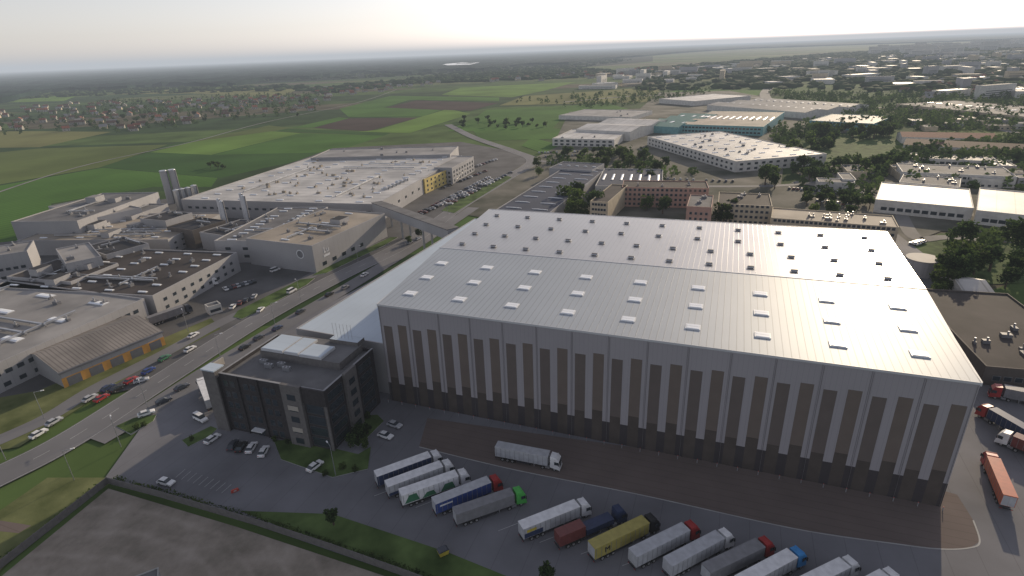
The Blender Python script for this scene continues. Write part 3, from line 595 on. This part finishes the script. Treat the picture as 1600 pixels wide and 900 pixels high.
for x,y,h in ((950,252,14),(975,256,13),(932,268,13),(1000,275,13),(1025,276,14),(885,322,15),(900,330,16),(925,338,15),(893,345,14),(1143,345,14),(1130,352,14),(1168,345,11),(1195,290,14),(1207,284,13),(1210,296,11),(1010,330,12),(1035,335,11),(1488,452,16),(1500,425,16),(1478,432,13),(1520,430,13),(1545,425,13),(1592,402,17),(1580,440,12),(1478,462,12),(1530,412,10),(1585,420,11),(1500,385,13),(1570,450,9),(838,262,10),(842,275,9),(1040,262,10),(1000,250,9),(965,268,10),(910,345,13),(1465,448,11),(1462,470,9),(985,262,13),(945,262,12),(1015,288,11),(905,315,13),(1492,440,15),(1300,342,10),(1325,345,10),(1270,338,9)):
    tree(G(x,y),h,True)
for x,y,h in ((522,822,5),(548,700,4),(560,690,5),(575,680,4),(572,700,3.5),(535,735,2.5),(555,738,2.5),(508,745,2),(215,672,2.5),(225,668,2),(300,690,2),(505,660,3),(430,690,2),(450,695,2),(855,912,5),(575,655,3),(640,381,5),(654,372,5)):
    tree(G(x,y),h,True,'small bushy green shrub by the car park','shrubs by the car park')
for P in scatter([(1225,240),(1240,222),(1290,205),(1390,196),(1400,215),(1330,222),(1290,235),(1245,252)],50,5): tree(P,random.uniform(8,13))
for P in scatter([(700,192),(720,185),(860,190),(870,200),(740,204)],24,8): tree(P,random.uniform(5,9))
for P in scatter([(1230,270),(1400,250),(1420,262),(1380,275),(1250,285)],30,7): tree(P)
for P in scatter([(880,245),(1000,235),(1010,250),(900,256)],14,7): tree(P)
for P in scatter([(1250,322),(1360,330),(1360,320),(1260,310)],12,7): tree(P,8)
for P in scatter([(0,186),(180,160),(480,148),(480,190),(200,205)],50,10): tree(P,random.uniform(6,11))
for P in scatter([(320,262),(350,258),(352,266),(325,270)],5): tree(P,6)
def clumps(pxs,n,h0,h1,label,mat_,smin=3,smax=7,leafy=0):
    b=MB(); mi=b.mi(mat_)
    for px,k in zip(pxs,n):
        for p in scatter(px,k):
            r=random.uniform(smin,smax); h=random.uniform(h0,h1)
            if leafy:
                for q in range(leafy):
                    z=random.random(); w_=r*math.sqrt(max(.05,1-(2*z-.9)**2)); a=random.uniform(0,6.28); rr=w_*math.sqrt(random.random())
                    P=Vector((p.x+rr*math.cos(a),p.y+rr*math.sin(a),.3+z*h)); s=random.uniform(.8,1.8)
                    c=Vector((random.gauss(0,1),random.gauss(0,1),random.gauss(0,.6))).normalized(); d=c.orthogonal().normalized()
                    i0=len(b.v); b.v+=[tuple(P-c*s),tuple(P-d*s*.8),tuple(P+c*s),tuple(P+d*s)]; b.f.append((i0,i0+1,i0+2,i0+3)); b.m.append(mi)
                continue
            m=6; a0=random.random()*6; base=len(b.v); el_=random.uniform(1,2.6); ce,se=math.cos(a0),math.sin(a0)
            for z,q in ((0,.8),(h*.45,1.05),(h*.8,.75)):
                for i in range(m):
                    a=a0+i*6.283/m; rr=r*q*random.uniform(.7,1.3); ex=rr*math.cos(a)*el_; ey=rr*math.sin(a)*.8; b.v.append((p.x+ex*ce-ey*se,p.y+ex*se+ey*ce,z+random.uniform(-.12,.12)*h*(z>0)))
            b.v.append((p.x,p.y,h))
            for L2 in (0,1):
                for i in range(m):
                    j=(i+1)%m; b.f.append((base+L2*m+i,base+L2*m+j,base+(L2+1)*m+j,base+(L2+1)*m+i)); b.m.append(mi)
            for i in range(m): b.f.append((base+2*m+i,base+2*m+(i+1)%m,base+3*m)); b.m.append(mi)
    o=obj('woodland',b.mesh('woodland')); o['kind']='stuff'; o['label']=label; o['category']='trees'; return o
M['wood']=mat('wood_mass',(.032,.05,.022),.95,var=.4,scale=.02,c2=(.05,.075,.032),spec=.05)
clumps([[(1330,195),(1640,165),(1640,205),(1450,205)],[(1380,255),(1640,243),(1640,252),(1400,262)],[(880,168),(1000,150),(1100,140),(1110,145),(1010,165),(900,172)],[(1200,215),(1225,240),(1235,225),(1330,205),(1400,195),(1380,188),(1260,205)],
  [(0,190),(180,158),(500,146),(500,175),(200,207),(0,212)],[(1230,265),(1400,245),(1620,242),(1620,300),(1480,296),(1380,300),(1350,330),(1240,290)],[(850,250),(1000,238),(1100,275),(1000,285),(860,262)],[(1200,145),(1400,150),(1640,130),(1640,170),(1330,190),(1260,170)],[(1120,200),(1240,195),(1380,180),(1400,195),(1230,212)],[(800,160),(1000,140),(1040,145),(900,165)],[(1390,245),(1640,215),(1640,222),(1400,250)],[(-150,196),(-150,180),(0,180),(0,196)],[(1460,385),(1640,372),(1640,385),(1480,400)]],
  [480,150,90,170,430,150,70,800,80,60,120,60,14],4,11,'leafy tree belts between buildings and fields',M['leafw'],2.5,5,24)
clumps([[(-250,165),(-250,150),(0,148),(250,138),(480,134),(480,142),(250,146),(0,156)],[(480,140),(700,118),(900,108),(1000,112),(900,122),(640,132),(500,148)],
 [(1000,142),(1000,112),(1300,86),(1640,68),(1640,140),(1400,145),(1250,138)],[(0,140),(0,125),(500,108),(900,94),(1000,92),(900,108),(500,125)],[(950,112),(1300,84),(1640,64),(1640,80),(1300,100)],[(-200,150),(0,135),(500,112),(520,116),(0,146),(-200,156)]],
 [700,1100,4200,3200,3800,2600],5,11,'dark tree masses among distant fields',M['wood'],5,13)
b=MB(); na,nr_=190,60
for i in range(na+1):
    ad_=-58+116*i/na; a=math.radians(ad_); f=max(0,min(1,(ad_-6)/16)); base=2750+900*max(0,min(1,(ad_+42)/40)); r0=(base+260*math.sin(a*19)+200*math.sin(a*47)+random.uniform(-60,60))*(1-f)+f*9500
    for j in range(nr_+1):
        r=r0*(32000/r0)**(j/nr_); z=(0 if j==0 else 15+random.uniform(-4,5)); rr=r if j>1 else r0+(j*6); b.v.append((rr*math.sin(a),rr*math.cos(a),z))
for i in range(na):
    for j in range(nr_):
        p=i*(nr_+1)+j; b.f.append((p,p+nr_+1,p+nr_+2,p+1)); b.m.append(0)
b.mats=[mat('far_forest',(.009,.019,.016),1,var=.5,scale=.003,c2=(.016,.03,.022),spec=.02)]
o=obj('forest',b.mesh('forest')); o['kind']='stuff'; o['label']='dark flat forest along the horizon'; o['category']='forest'
# ---------------- houses
def housemesh(w,d,h,rm,wm):
    b=MB(); b.box(-w/2,w/2,-d/2,d/2,0,h,M[wm])
    r=MB(); e=.5; rh=d*.38
    for s in (-1,1):
        r.face([(-w/2-e,s*(d/2+e),h-.2),(w/2+e,s*(d/2+e),h-.2),(w/2+e,0,h+rh),(-w/2-e,0,h+rh)] if s<0 else [(w/2+e,d/2+e,h-.2),(-w/2-e,d/2+e,h-.2),(-w/2-e,0,h+rh),(w/2+e,0,h+rh)],M[rm])
    for x in (-w/2,w/2): b.face([(x,-d/2,h),(x,d/2,h),(x,0,h+rh-.1)],M[wm])
    for x in (-w/4,w/4):
        for z in (1,3.8) if h>4 else (1,): b.box(x-.6,x+.6,-d/2-.05,-d/2-.002,z,z+1.4,M['glass'])
    c=MB(); c.box(w*.2,w*.2+.7,.3,1,h+rh*.5,h+rh+1,M['brownwall'])
    return b.mesh('wall'),r.mesh('roof'),c.mesh('chimney')
HM=[housemesh(11,9,5,'redroof','plaster'),housemesh(12,9,4,'brroof','plaster'),housemesh(10,10,5,'redroof','plaster'),housemesh(14,9,5,'brroof','plaster'),housemesh(12,10,4,'greyroof','cream')]
nh=0
def house(P,s=1):
    global nh; nh+=1
    w_,r_,c_=random.choice(HM); o=obj('house',None,None,(P[0],P[1],0),random.choice((.4,.4,1.97,.7))+random.uniform(-.1,.1),(s,s,s)); top(o,'small detached house with pitched tiled roof','house','houses of the village'); obj('wall',w_,o); obj('roof',r_,o); obj('chimney',c_,o)
for P in scatter([(-60,205),(-60,178),(130,160),(240,158),(500,150),(500,172),(350,186),(200,207),(100,205)],180,15): house(P,.95)
for P in scatter([(480,140),(640,132),(700,128),(560,150),(500,160)],40,22): house(P,1.1)
for P in scatter([(720,130),(950,112),(1100,104),(1100,118),(950,125)],50,30): house(P,1.4)
for P in scatter([(1420,130),(1640,110),(1640,150),(1400,160)],25,25): house(P,1.2)
for k,P in enumerate(scatter([(900,140),(950,118),(1200,98),(1640,78),(1640,160),(1400,155),(1250,140),(1100,135)],190,48)):
    L_=random.uniform(20,95); D_=random.uniform(15,42); h=random.uniform(6,11); a=random.choice((.3,-.35,1.2)); d=Vector((math.cos(a),math.sin(a),0)); n=Vector((-d.y,d.x,0)); A_=Vector((P[0],P[1],0)); 
    if k%3==0: D_=13; h=random.uniform(14,24)
    bldw('distant_hall' if k%3 else 'apartment_block','pale flat roofed '+('hall' if k%3 else 'apartment block')+' among trees','hall' if k%3 else 'apartment block',A_,A_+d*L_,A_+d*L_+n*D_,h,random.choice(('white','cream','grey','white')),random.choice(('whiteroof','greyroof','tanroof','whiteroof')),win=(('f',2,3,1 if k%3 else 4,1,L_*.8,1.2,1,1),),group='distant buildings')
for P in scatter([(1330,86),(1400,78),(1640,66),(1640,78),(1400,90)],45,100):
    a=random.choice((.2,-.3)); d=Vector((math.cos(a),math.sin(a),0)); n=Vector((-d.y,d.x,0)); A_=Vector((P[0],P[1],0)); L_=random.uniform(60,120)
    bldw('apartment_block','tall pale city apartment slab in haze','apartment block',A_,A_+d*L_,A_+d*L_+n*14,random.uniform(28,50),'white','greyroof',win=(('f',4,6,4,1,L_*.85,1.6,1,1),),group='city blocks')
for P in scatter([(1230,300),(1400,262),(1620,256),(1620,290),(1420,310),(1360,300)],22,24)+scatter([(1420,195),(1620,185),(1620,202),(1440,206)],12,24):
    L_=random.uniform(12,30);D_=random.uniform(8,14);h=random.uniform(4,7);a=-.35+random.choice((0,1.57)); d=Vector((math.cos(a),math.sin(a),0)); n=Vector((-d.y,d.x,0)); A_=Vector((P[0],P[1],0))
    bldw('workshop','small white workshop in the estate','workshop',A_,A_+d*L_,A_+d*L_+n*D_,h,random.choice(('white','cream','grey')),random.choice(('greyroof','flatroof','whiteroof')),win=(('f',1.2,0,1,4,1.8,1.4,1,1),),group='workshops')
# ---------------- vehicles
wheelm={}
def wheel(r,w):
    if (r,w) in wheelm: return wheelm[(r,w)]
    a=MB(); a.cyly(0,0,r,-w/2,w/2,M['tyre'],14); b=MB(); b.cyly(0,0,r*.58,-w/2-.02,w/2+.02,M['rim'],10); wheelm[(r,w)]=(a.mesh('tyre'),b.mesh('rim')); return wheelm[(r,w)]
def addwheel(par,x,y,r,w):
    a,b=wheel(r,w); o=obj('wheel',a,par,(x,y,r)); obj('rim',b,o)
def truck(pr,pf,side,roof,cabc,label,mark=None,split=None,group='semi trucks parked in the yard',z=.37):
    A_=G(*pr);B_=G(*pf); d=(B_-A_).to_2d(); ang=math.atan2(d.y,d.x)
    mid=(A_+B_)/2; dv=d.normalized()*8.2
    o=obj('truck',None,None,(mid.x-dv.x,mid.y-dv.y,z),ang); top(o,label,'truck',group)
    b=MB()
    if split:
        b.box(0,6.1,-1.22,1.22,1.25,3.9,CM[side]); b.box(6.4,13.2,-1.22,1.22,1.25,2.6,CM[split])
        for i in range(14): b.box(.2+i*.43,.3+i*.43,-1.26,1.26,1.4,3.8,CM[side])
    else:
        b.box(0,13.6,-1.27,1.27,1.2,3.9,CM[side])
        for i in range(12): 
            for s in (-1,1): b.box(.3+i*1.2,.38+i*1.2,s*1.285-.012,s*1.285+.012,1.3,3.85,CM['grey'])
        b.box(-.02,13.62,-1.29,1.29,3.9,4.0,CM[roof])
        b.box(-.05,-.001,-1.15,-.02,1.3,3.8,CM['palegrey']); b.box(-.05,-.001,.02,1.15,1.3,3.8,CM['palegrey'])
    obj('trailer',b.mesh('trailer'),o)
    b=MB(); b.box(.1,13.4,-.5,.5,.85,1.19,M['chassis']); b.box(5.6,9.2,-1.2,1.2,.5,1.1,M['chassis']); b.box(9.9,10.1,-.9,.9,.05,.9,M['metal']); b.box(-.08,.1,-1.2,1.2,.45,.6,M['chassis']); obj('trailer_chassis',b.mesh('trailer_chassis'),o)
    for x in (1.9,3.2,4.5):
        for y in (-1.08,1.08): addwheel(o,x,y,.5,.36)
    b=MB(); b.box(11.3,16.3,-.45,.45,.7,1.05,M['chassis']); b.box(12.9,14,-1.2,-.6,.45,1.0,M['metal']); b.box(12.9,14,.6,1.2,.45,1.0,M['metal']); obj('tractor_chassis',b.mesh('tractor_chassis'),o)
    for y in (-1.02,1.02): addwheel(o,12.3,y,.5,.5); addwheel(o,15.2,y,.5,.34)
    b=MB(); b.extr([(14.15,.95),(16.45,.5),(16.5,1.7),(16.3,2.9),(15.7,3.75),(14.15,3.95)],-1.24,1.24,CM[cabc],lambda z_:.0 if z_<3 else .18)
    b.box(16.4,16.6,-1.2,1.2,.35,.95,CM[cabc]); b.box(15.6,15.75,-1.1,1.1,3.72,3.85,CM[cabc])
    cab=obj('cab',b.mesh('cab'),o)
    b=MB(); b.face([(16.53,-1.08,1.8),(16.53,1.08,1.8),(16.36,1.05,2.85),(16.36,-1.05,2.85)],M['glass']); obj('windscreen',b.mesh('windscreen'),cab)
    b=MB(); b.box(16.505,16.53,-.8,.8,1.0,1.6,M['chassis']); obj('grille',b.mesh('grille'),cab)
    for s in (-1,1):
        b=MB(); b.box(15.2,16.2,s*1.25-.01,s*1.25+.01,1.9,2.75,M['glass']); obj('side_window',b.mesh('side_window'),cab)
        b=MB(); b.box(16.25,16.4,s*1.42-.12,s*1.42+.12,1.9,2.7,M['chassis']); obj('mirror',b.mesh('mirror'),cab)
        b=MB(); b.box(16.6,16.63,s*.95-.2,s*.95+.2,.6,.8,M['lamp']); obj('headlight',b.mesh('headlight'),cab)
        b=MB(); b.box(-.11,-.09,s*.95-.2,s*.95+.2,.48,.58,M['tail']); obj('tail_light',b.mesh('tail_light'),o)
    if mark:
        for g in mark[0]:
            x0,x1,z0,z1,mc=g[:5]; b=MB()
            if len(g)>5: b.prism([(x0,-1.315),(x1,-1.315),(x1,-1.3),(x0,-1.3)],z0,z1,CM[mc],None,[(x0+1.2,-1.315),(x1-.6,-1.315),(x1-.6,-1.3),(x0+1.2,-1.3)])
            else: b.box(x0,x1,-1.315,-1.3,z0,z1,CM[mc])
            obj('trailer_graphic',b.mesh('trailer_graphic'),o)
        for (s_,x,z_,sz,mc) in mark[1]: text(s_,sz,CM[mc],o,(x,-1.33,z_),(math.pi/2,0,0),'trailer_lettering')
    return o
T=[((592,762),(688,726),'navy','white','white','blue curtain trailer with white roof and white cab',None),
((609,778),(706,741),'palegrey','white','white','pale grey curtain trailer with white cab',((((0.1,13.5,1.25,2,'navy'),)),())),
((630,792),(731,756),'white','white','white','white trailer with green leaf graphics and white cab',(((.5,4,1.4,3.4,'green',1),(4.6,8,1.3,2.6,'green',1),(9,12.6,1.3,3.1,'green',1)),())),
((680,806),(782,765),'blue','palegrey','red','blue curtain trailer with pale roof and red cab',((((1,4,2.8,3.2,'white'),)),())),
((713,822),(818,785),'grey','grey','brightgreen','grey curtain trailer with bright green cab',None),
((815,845),(918,803),'palegrey','white','white','white trailer with yellow patch and white cab',(((.2,4.5,1.3,2.5,'navy'),(.8,3,2.6,3.3,'yellow')),())),
((872,857),(972,814),'maroon','maroon','navy','maroon container on flatbed with dark tractor',None),
((925,876),(1022,828),'olive','olive','black','mustard yellow container trailer with black cab',((),(('M',3,2,1.8,'black'),))),
((985,890),(1087,838),'palegrey','palegrey','red','pale grey trailer with red cab',None),
((1038,905),(1140,850),'palegrey','palegrey','white','pale grey trailer with white cab',None),
((1098,915),(1202,864),'grey','grey','red','grey trailer with red cab',None),
((1150,935),(1250,880),'palegrey','white','skyblue','white trailer with blue cab',None),
((1228,948),(1332,895),'palegrey','white','white','white trailer with white cab',None),
((1295,968),(1392,915),'palegrey','white','white','white trailer with white cab',None),
((780,716),(872,734),'palegrey','palegrey','white','lone pale grey trailer truck driving past the bays',None)]
for i,(r_,f_,s_,ro,c_,l_,mk) in enumerate(T):
    truck(r_,f_,s_,ro,c_,l_,mk,split='navy' if i==6 else None)
truck((1572,805),(1538,722),'orange','orange','red','red orange container truck beside the warehouse end')
truck((1612,700),(1542,658),'navy','navy','red','dark trailer truck with red cab')
truck((1670,740),(1575,700),'maroon','maroon','white','truck with white cab entering the yard')
truck((1640,640),(1566,625),'grey','grey','red','red cab truck beside the dark roofed building')
truck((332,642),(318,608),'palegrey','white','white','white truck beside the office block',group='trucks on the roads')
truck((292,462),(332,448),'white','white','white','white trailer parked at the factory dock',group='trucks on the roads')
truck((245,508),(290,492),'grey','grey','dark','grey trailer by the orange shed',group='trucks on the roads')
def carparts(van=False):
    L_=4.4
    if van: pr=[(0,.35),(L_+.4,.35),(L_+.5,.85),(L_+.1,1.1),(L_-.6,1.2),(0,1.2)]; top_=[(0,1.2),(L_-.5,1.2),(L_-1.2,2.0),(.1,2.05)]
    else: pr=[(0,.35),(L_,.35),(L_+.03,.7),(L_-.15,.85),(L_-1.2,.98),(.25,1.02),(0,.85)]; top_=[(.3,1.0),(L_-1.15,.97),(L_-1.95,1.42),(1.0,1.46)]
    return pr,top_,(lambda z:0 if z<.8 else .05),(lambda z:.08 if z<1.21 and van or z<1.1 else .24)
cmesh={}
def carmesh(c,van):
    if (c,van) in cmesh: return cmesh[(c,van)]
    pr,tp,f,g=carparts(van); b=MB(); b.extr(pr,-.88,.88,CM[c],f)
    zt=max(p[1] for p in tp); xs=sorted(p[0] for p in tp if p[1]>zt-.1)
    b.box(xs[0]-.03,xs[-1]+.03,-.65,.65,zt-.03,zt+.04,CM[c])
    k=MB(); k.extr(tp,-.88,.88,M['glass'],g)
    body=b.mesh('body'); gl=k.mesh('windows')
    b2=MB(); 
    for me in (body,gl):
        off=len(b2.v); b2.v+=[tuple(v.co) for v in me.vertices]
        for p in me.polygons: b2.f.append(tuple(i+off for i in p.vertices)); b2.m.append(b2.mi(me.materials[p.material_index]))
    for x in (.85,3.5):
        for y in (-.8,.8): b2.cyly(x,.32,.32,y-.1,y+.1,M['tyre'],10)
    cmesh[(c,van)]=(body,gl,b2.mesh('car')); return cmesh[(c,van)]
def car(px,dv,c,full=True,van=False,group='cars parked around the estate',raw=None,z=.42):
    P=raw if raw is not None else G(*px)
    if raw is None: q=G(px[0]+dv[0],px[1]+dv[1])-P; ang=math.atan2(q.y,q.x)
    else: ang=dv
    bo,gl,one=carmesh(c,van); n='van' if van else 'car'; loc=(P.x-2.2*math.cos(ang),P.y-2.2*math.sin(ang),z); lab=c+(' delivery van' if van else ' hatchback car')+' standing on the asphalt'
    if not full: return top(obj(n,one,None,loc,ang),lab,n,group)
    o=top(obj(n,None,None,loc,ang),lab,n,group); obj('body',bo,o); obj('windows',gl,o)
    for x in (.85,3.5):
        for y in (-.8,.8): addwheel(o,x,y,.32,.2)
    key='lights'
    if key not in wheelm:
        a=MB(); a.box(4.36,4.44,-.18,.18,.62,.76,M['lamp']); t=MB(); t.box(-.03,.03,-.15,.15,.68,.85,M['tail']); wheelm[key]=(a.mesh('headlight'),t.mesh('tail_light'))
    for s in (-.62,.62): obj('headlight',wheelm[key][0],o,(0,s,0)); obj('tail_light',wheelm[key][1],o,(0,s,0))
U=(12,-7)
cars=[((333,690),(10,-7),'white'),((365,700),(5,-8),'dark'),((378,703),(5,-8),'black'),((394,704),(5,-8),'white'),((413,710),(5,-9),'white'),((493,733),(9,-7),'white'),((603,685),(12,4),'white'),((617,668),(12,4),'silver'),((261,758),(12,3),'white'),((230,650),(12,-4),'white'),((285,609),(12,-6),'dark'),((257,630),(12,-5),'dark'),((62,682),U,'white'),((86,663),U,'silver'),((142,626),U,'silver'),((160,626),U,'red'),((170,610),U,'navy'),((184,611),U,'black'),((206,598),U,'red'),((233,583),U,'blue'),((222,598),(12,-3),'silver'),((258,563),U,'green'),((298,549),U,'white'),((303,527),U,'white'),((385,472),(4,-6),'dark'),((376,476),(4,-6),'maroon'),((398,466),(4,-6),'silver'),((515,463),U,'black'),((470,490),U,'dark'),((405,531),U,'dark'),((383,546),U,'black'),((434,516),U,'navy'),((408,487),(5,-5),'white'),((365,482),(5,-5),'white'),((570,432),U,'white'),((540,452),U,'grey')]
for p,d_,c_ in cars: car(p,d_,c_)
car((314,658),(10,5),'white',van=True); car((456,458),(9,-5),'white',van=True); car((430,425),(8,-3),'white',van=True)
cols=['white','silver','dark','black','maroon','navy','grey','white','silver','dark']
def row(p,q,n,perp=True,skip=.15):
    A_,B_=G(*p),G(*q); d=B_-A_; ang=math.atan2(d.y,d.x)+(math.pi/2 if perp else 0)
    for i in range(n):
        if random.random()<skip: continue
        car(None,ang,random.choice(cols),False,False,raw=A_+d*(i+.5)/n)
row((640,345),(770,282),24);row((655,335),(765,278),20);row((700,322),(800,270),18);row((690,296),(760,268),14);row((742,262),(790,245),10)
row((840,240),(905,238),14);row((850,246),(915,243),14);row((1230,296),(1340,305),16);row((1425,384),(1445,378),5);row((1550,372),(1580,376),4);row((560,470),(600,440),3,False);row((1400,330),(1460,334),7);row((1010,280),(1150,285),14)
row((350,455),(405,440),9);row((1560,500),(1590,520),3);row((1250,312),(1330,322),10);row((620,392),(660,372),3,False)
def lamp(px,ang,h=9):
    P=G(*px); o=top(obj('street_lamp',None,None,(P.x,P.y,.3),ang),'tall grey street lamp on a slim pole','street lamp','street lamps'); b=MB(); b.cyl((0,0),.11,0,h,M['metal'],8,r1=.06); b.box(0,1.8,-.05,.05,h-.08,h+.02,M['metal']); obj('pole',b.mesh('pole'),o); b=MB(); b.extr([(1.6,h-.12),(2.5,h-.06),(2.4,h+.08),(1.6,h+.08)],-.15,.15,M['whitetrim']); obj('lamp_head',b.mesh('lamp_head'),o)
for px in ((117,752),(70,655),(232,640),(345,560),(430,508),(525,745),(640,362),(560,412),(295,520),(470,470),(700,335),(190,700),(10,720)): lamp(px,random.choice((.4,2.2)))
# fence
FP=[G(*p).to_2d() for p in ((0,892),(170,757),(250,778),(400,822),(520,862),(640,905),(760,950))]
b=MB(); fo=obj('boundary_fence',None,None,(0,0,0)); top(fo,'long low concrete panel fence round the dirt lot','fence')
for i in range(len(FP)-1):
    d=(FP[i+1]-FP[i]).normalized(); n=Vector((-d.y,d.x))*.06
    b.prism([tuple(FP[i]-n),tuple(FP[i+1]-n),tuple(FP[i+1]+n),tuple(FP[i]+n)],.3,2.2,M['brick2'])
obj('fence_panel',b.mesh('fence_panel'),fo)
b=MB()
for i in range(len(FP)-1):
    seg=FP[i+1]-FP[i]; k=int(seg.length/2.5)
    for j in range(k):
        p=FP[i]+seg*(j/k); b.box(p.x-.09,p.x+.09,p.y-.09,p.y+.09,.3,2.3,M['brick2'])
pp=obj('fence_post',b.mesh('fence_post'),fo); pp['kind']='stuff'
h_=MB()
for i in range(0,len(FP)-1):
    seg=FP[i+1]-FP[i]; n=Vector((-seg.y,seg.x)).normalized(); n=n if n.y>0 else -n; pts=[]
    for k in range(int(seg.length*28)):
        u=random.random(); g=.35+.35*math.sin(u*seg.length*.5)*math.sin(u*seg.length*.17+i); p=FP[i]+seg*u+n*random.uniform(.3,2.2); pts.append((p.x,p.y,.35+random.random()**1.5*2.0*g))
    leaves(h_,pts,.2,M['leaf'])
ho=obj('hedge',h_.mesh('hedge')); top(ho,'low scruffy green weeds running along the fence','hedge')
P=G(222,935); b=MB(); b.box(-3.5,3.5,-2.5,2.5,0,3,M['grey']); so_=top(obj('site_shed',None,None,(P.x,P.y,.3),.5),'small grey flat roofed shed on the dirt lot','shed'); obj('wall',b.mesh('wall'),so_)
b=MB()
for (x0,x1,y0,y1) in ((-3.6,3.6,-2.6,-2.4),(-3.6,3.6,2.4,2.6),(-3.6,-3.4,-2.4,2.4),(3.4,3.6,-2.4,2.4)): b.box(x0,x1,y0,y1,3.0,3.3,M['kerb'])
b.box(-3.39,3.39,-2.39,2.39,3.01,3.08,M['flatroof']); obj('roof',b.mesh('roof'),so_)
P=G(693,868); o=top(obj('waste_container',None,None,(P.x,P.y,.4),.5),'small bright yellow waste container on the grass','container'); b=MB(); b.prism([(-.9,-.6),(.9,-.6),(.9,.6),(-.9,.6)],.1,1.2,CM['yellow'],None,[(-1.1,-.75),(1.1,-.75),(1.1,.75),(-1.1,.75)]); obj('bin_body',b.mesh('bin_body'),o); b=MB(); b.extr([(-1.1,1.21),(1.1,1.21),(.7,1.5),(-.7,1.5)],-.75,.75,CM['dark']); obj('lid',b.mesh('lid'),o)
P=G(368,770); o=top(obj('traffic_barrier',None,None,(P.x,P.y,.38),.6),'low red and white plastic barrier on the asphalt','barrier'); b=MB(); b.extr([(-.9,0),(.9,0),(.8,.7),(-.8,.7)],-.2,.2,M['red']); b.box(-.3,.3,-.22,.22,.2,.5,M['paint']); obj('barrier_body',b.mesh('barrier_body'),o)
b=MB()
for i in range(12):
    t=i/11; x=600+(1310-600)*t; y=775+(975-775)*t
    p=G(x-15,y+2).to_2d(); q=G(x+88,y-38).to_2d(); d=(q-p).normalized(); n=Vector((-d.y,d.x))*.06
    b.face([(*(p-n),.39),(*(q-n),.39),(*(q+n),.39),(*(p+n),.39)],M['paint'])
for i in range(9):
    p=G(290+9*i,735+3*i).to_2d(); q=G(275+9*i,748+3*i).to_2d(); d=(q-p).normalized(); n=Vector((-d.y,d.x))*.06
    b.face([(*(p+n),.39),(*(q+n),.39),(*(q-n),.39),(*(p-n),.39)],M['paint'])
struct(obj('bay_marking',b.mesh('bay_marking')),'faded white parking bay lines on the yard','road marking')
print('objects',len(bpy.data.objects),'trees',ntree,'houses',nh)
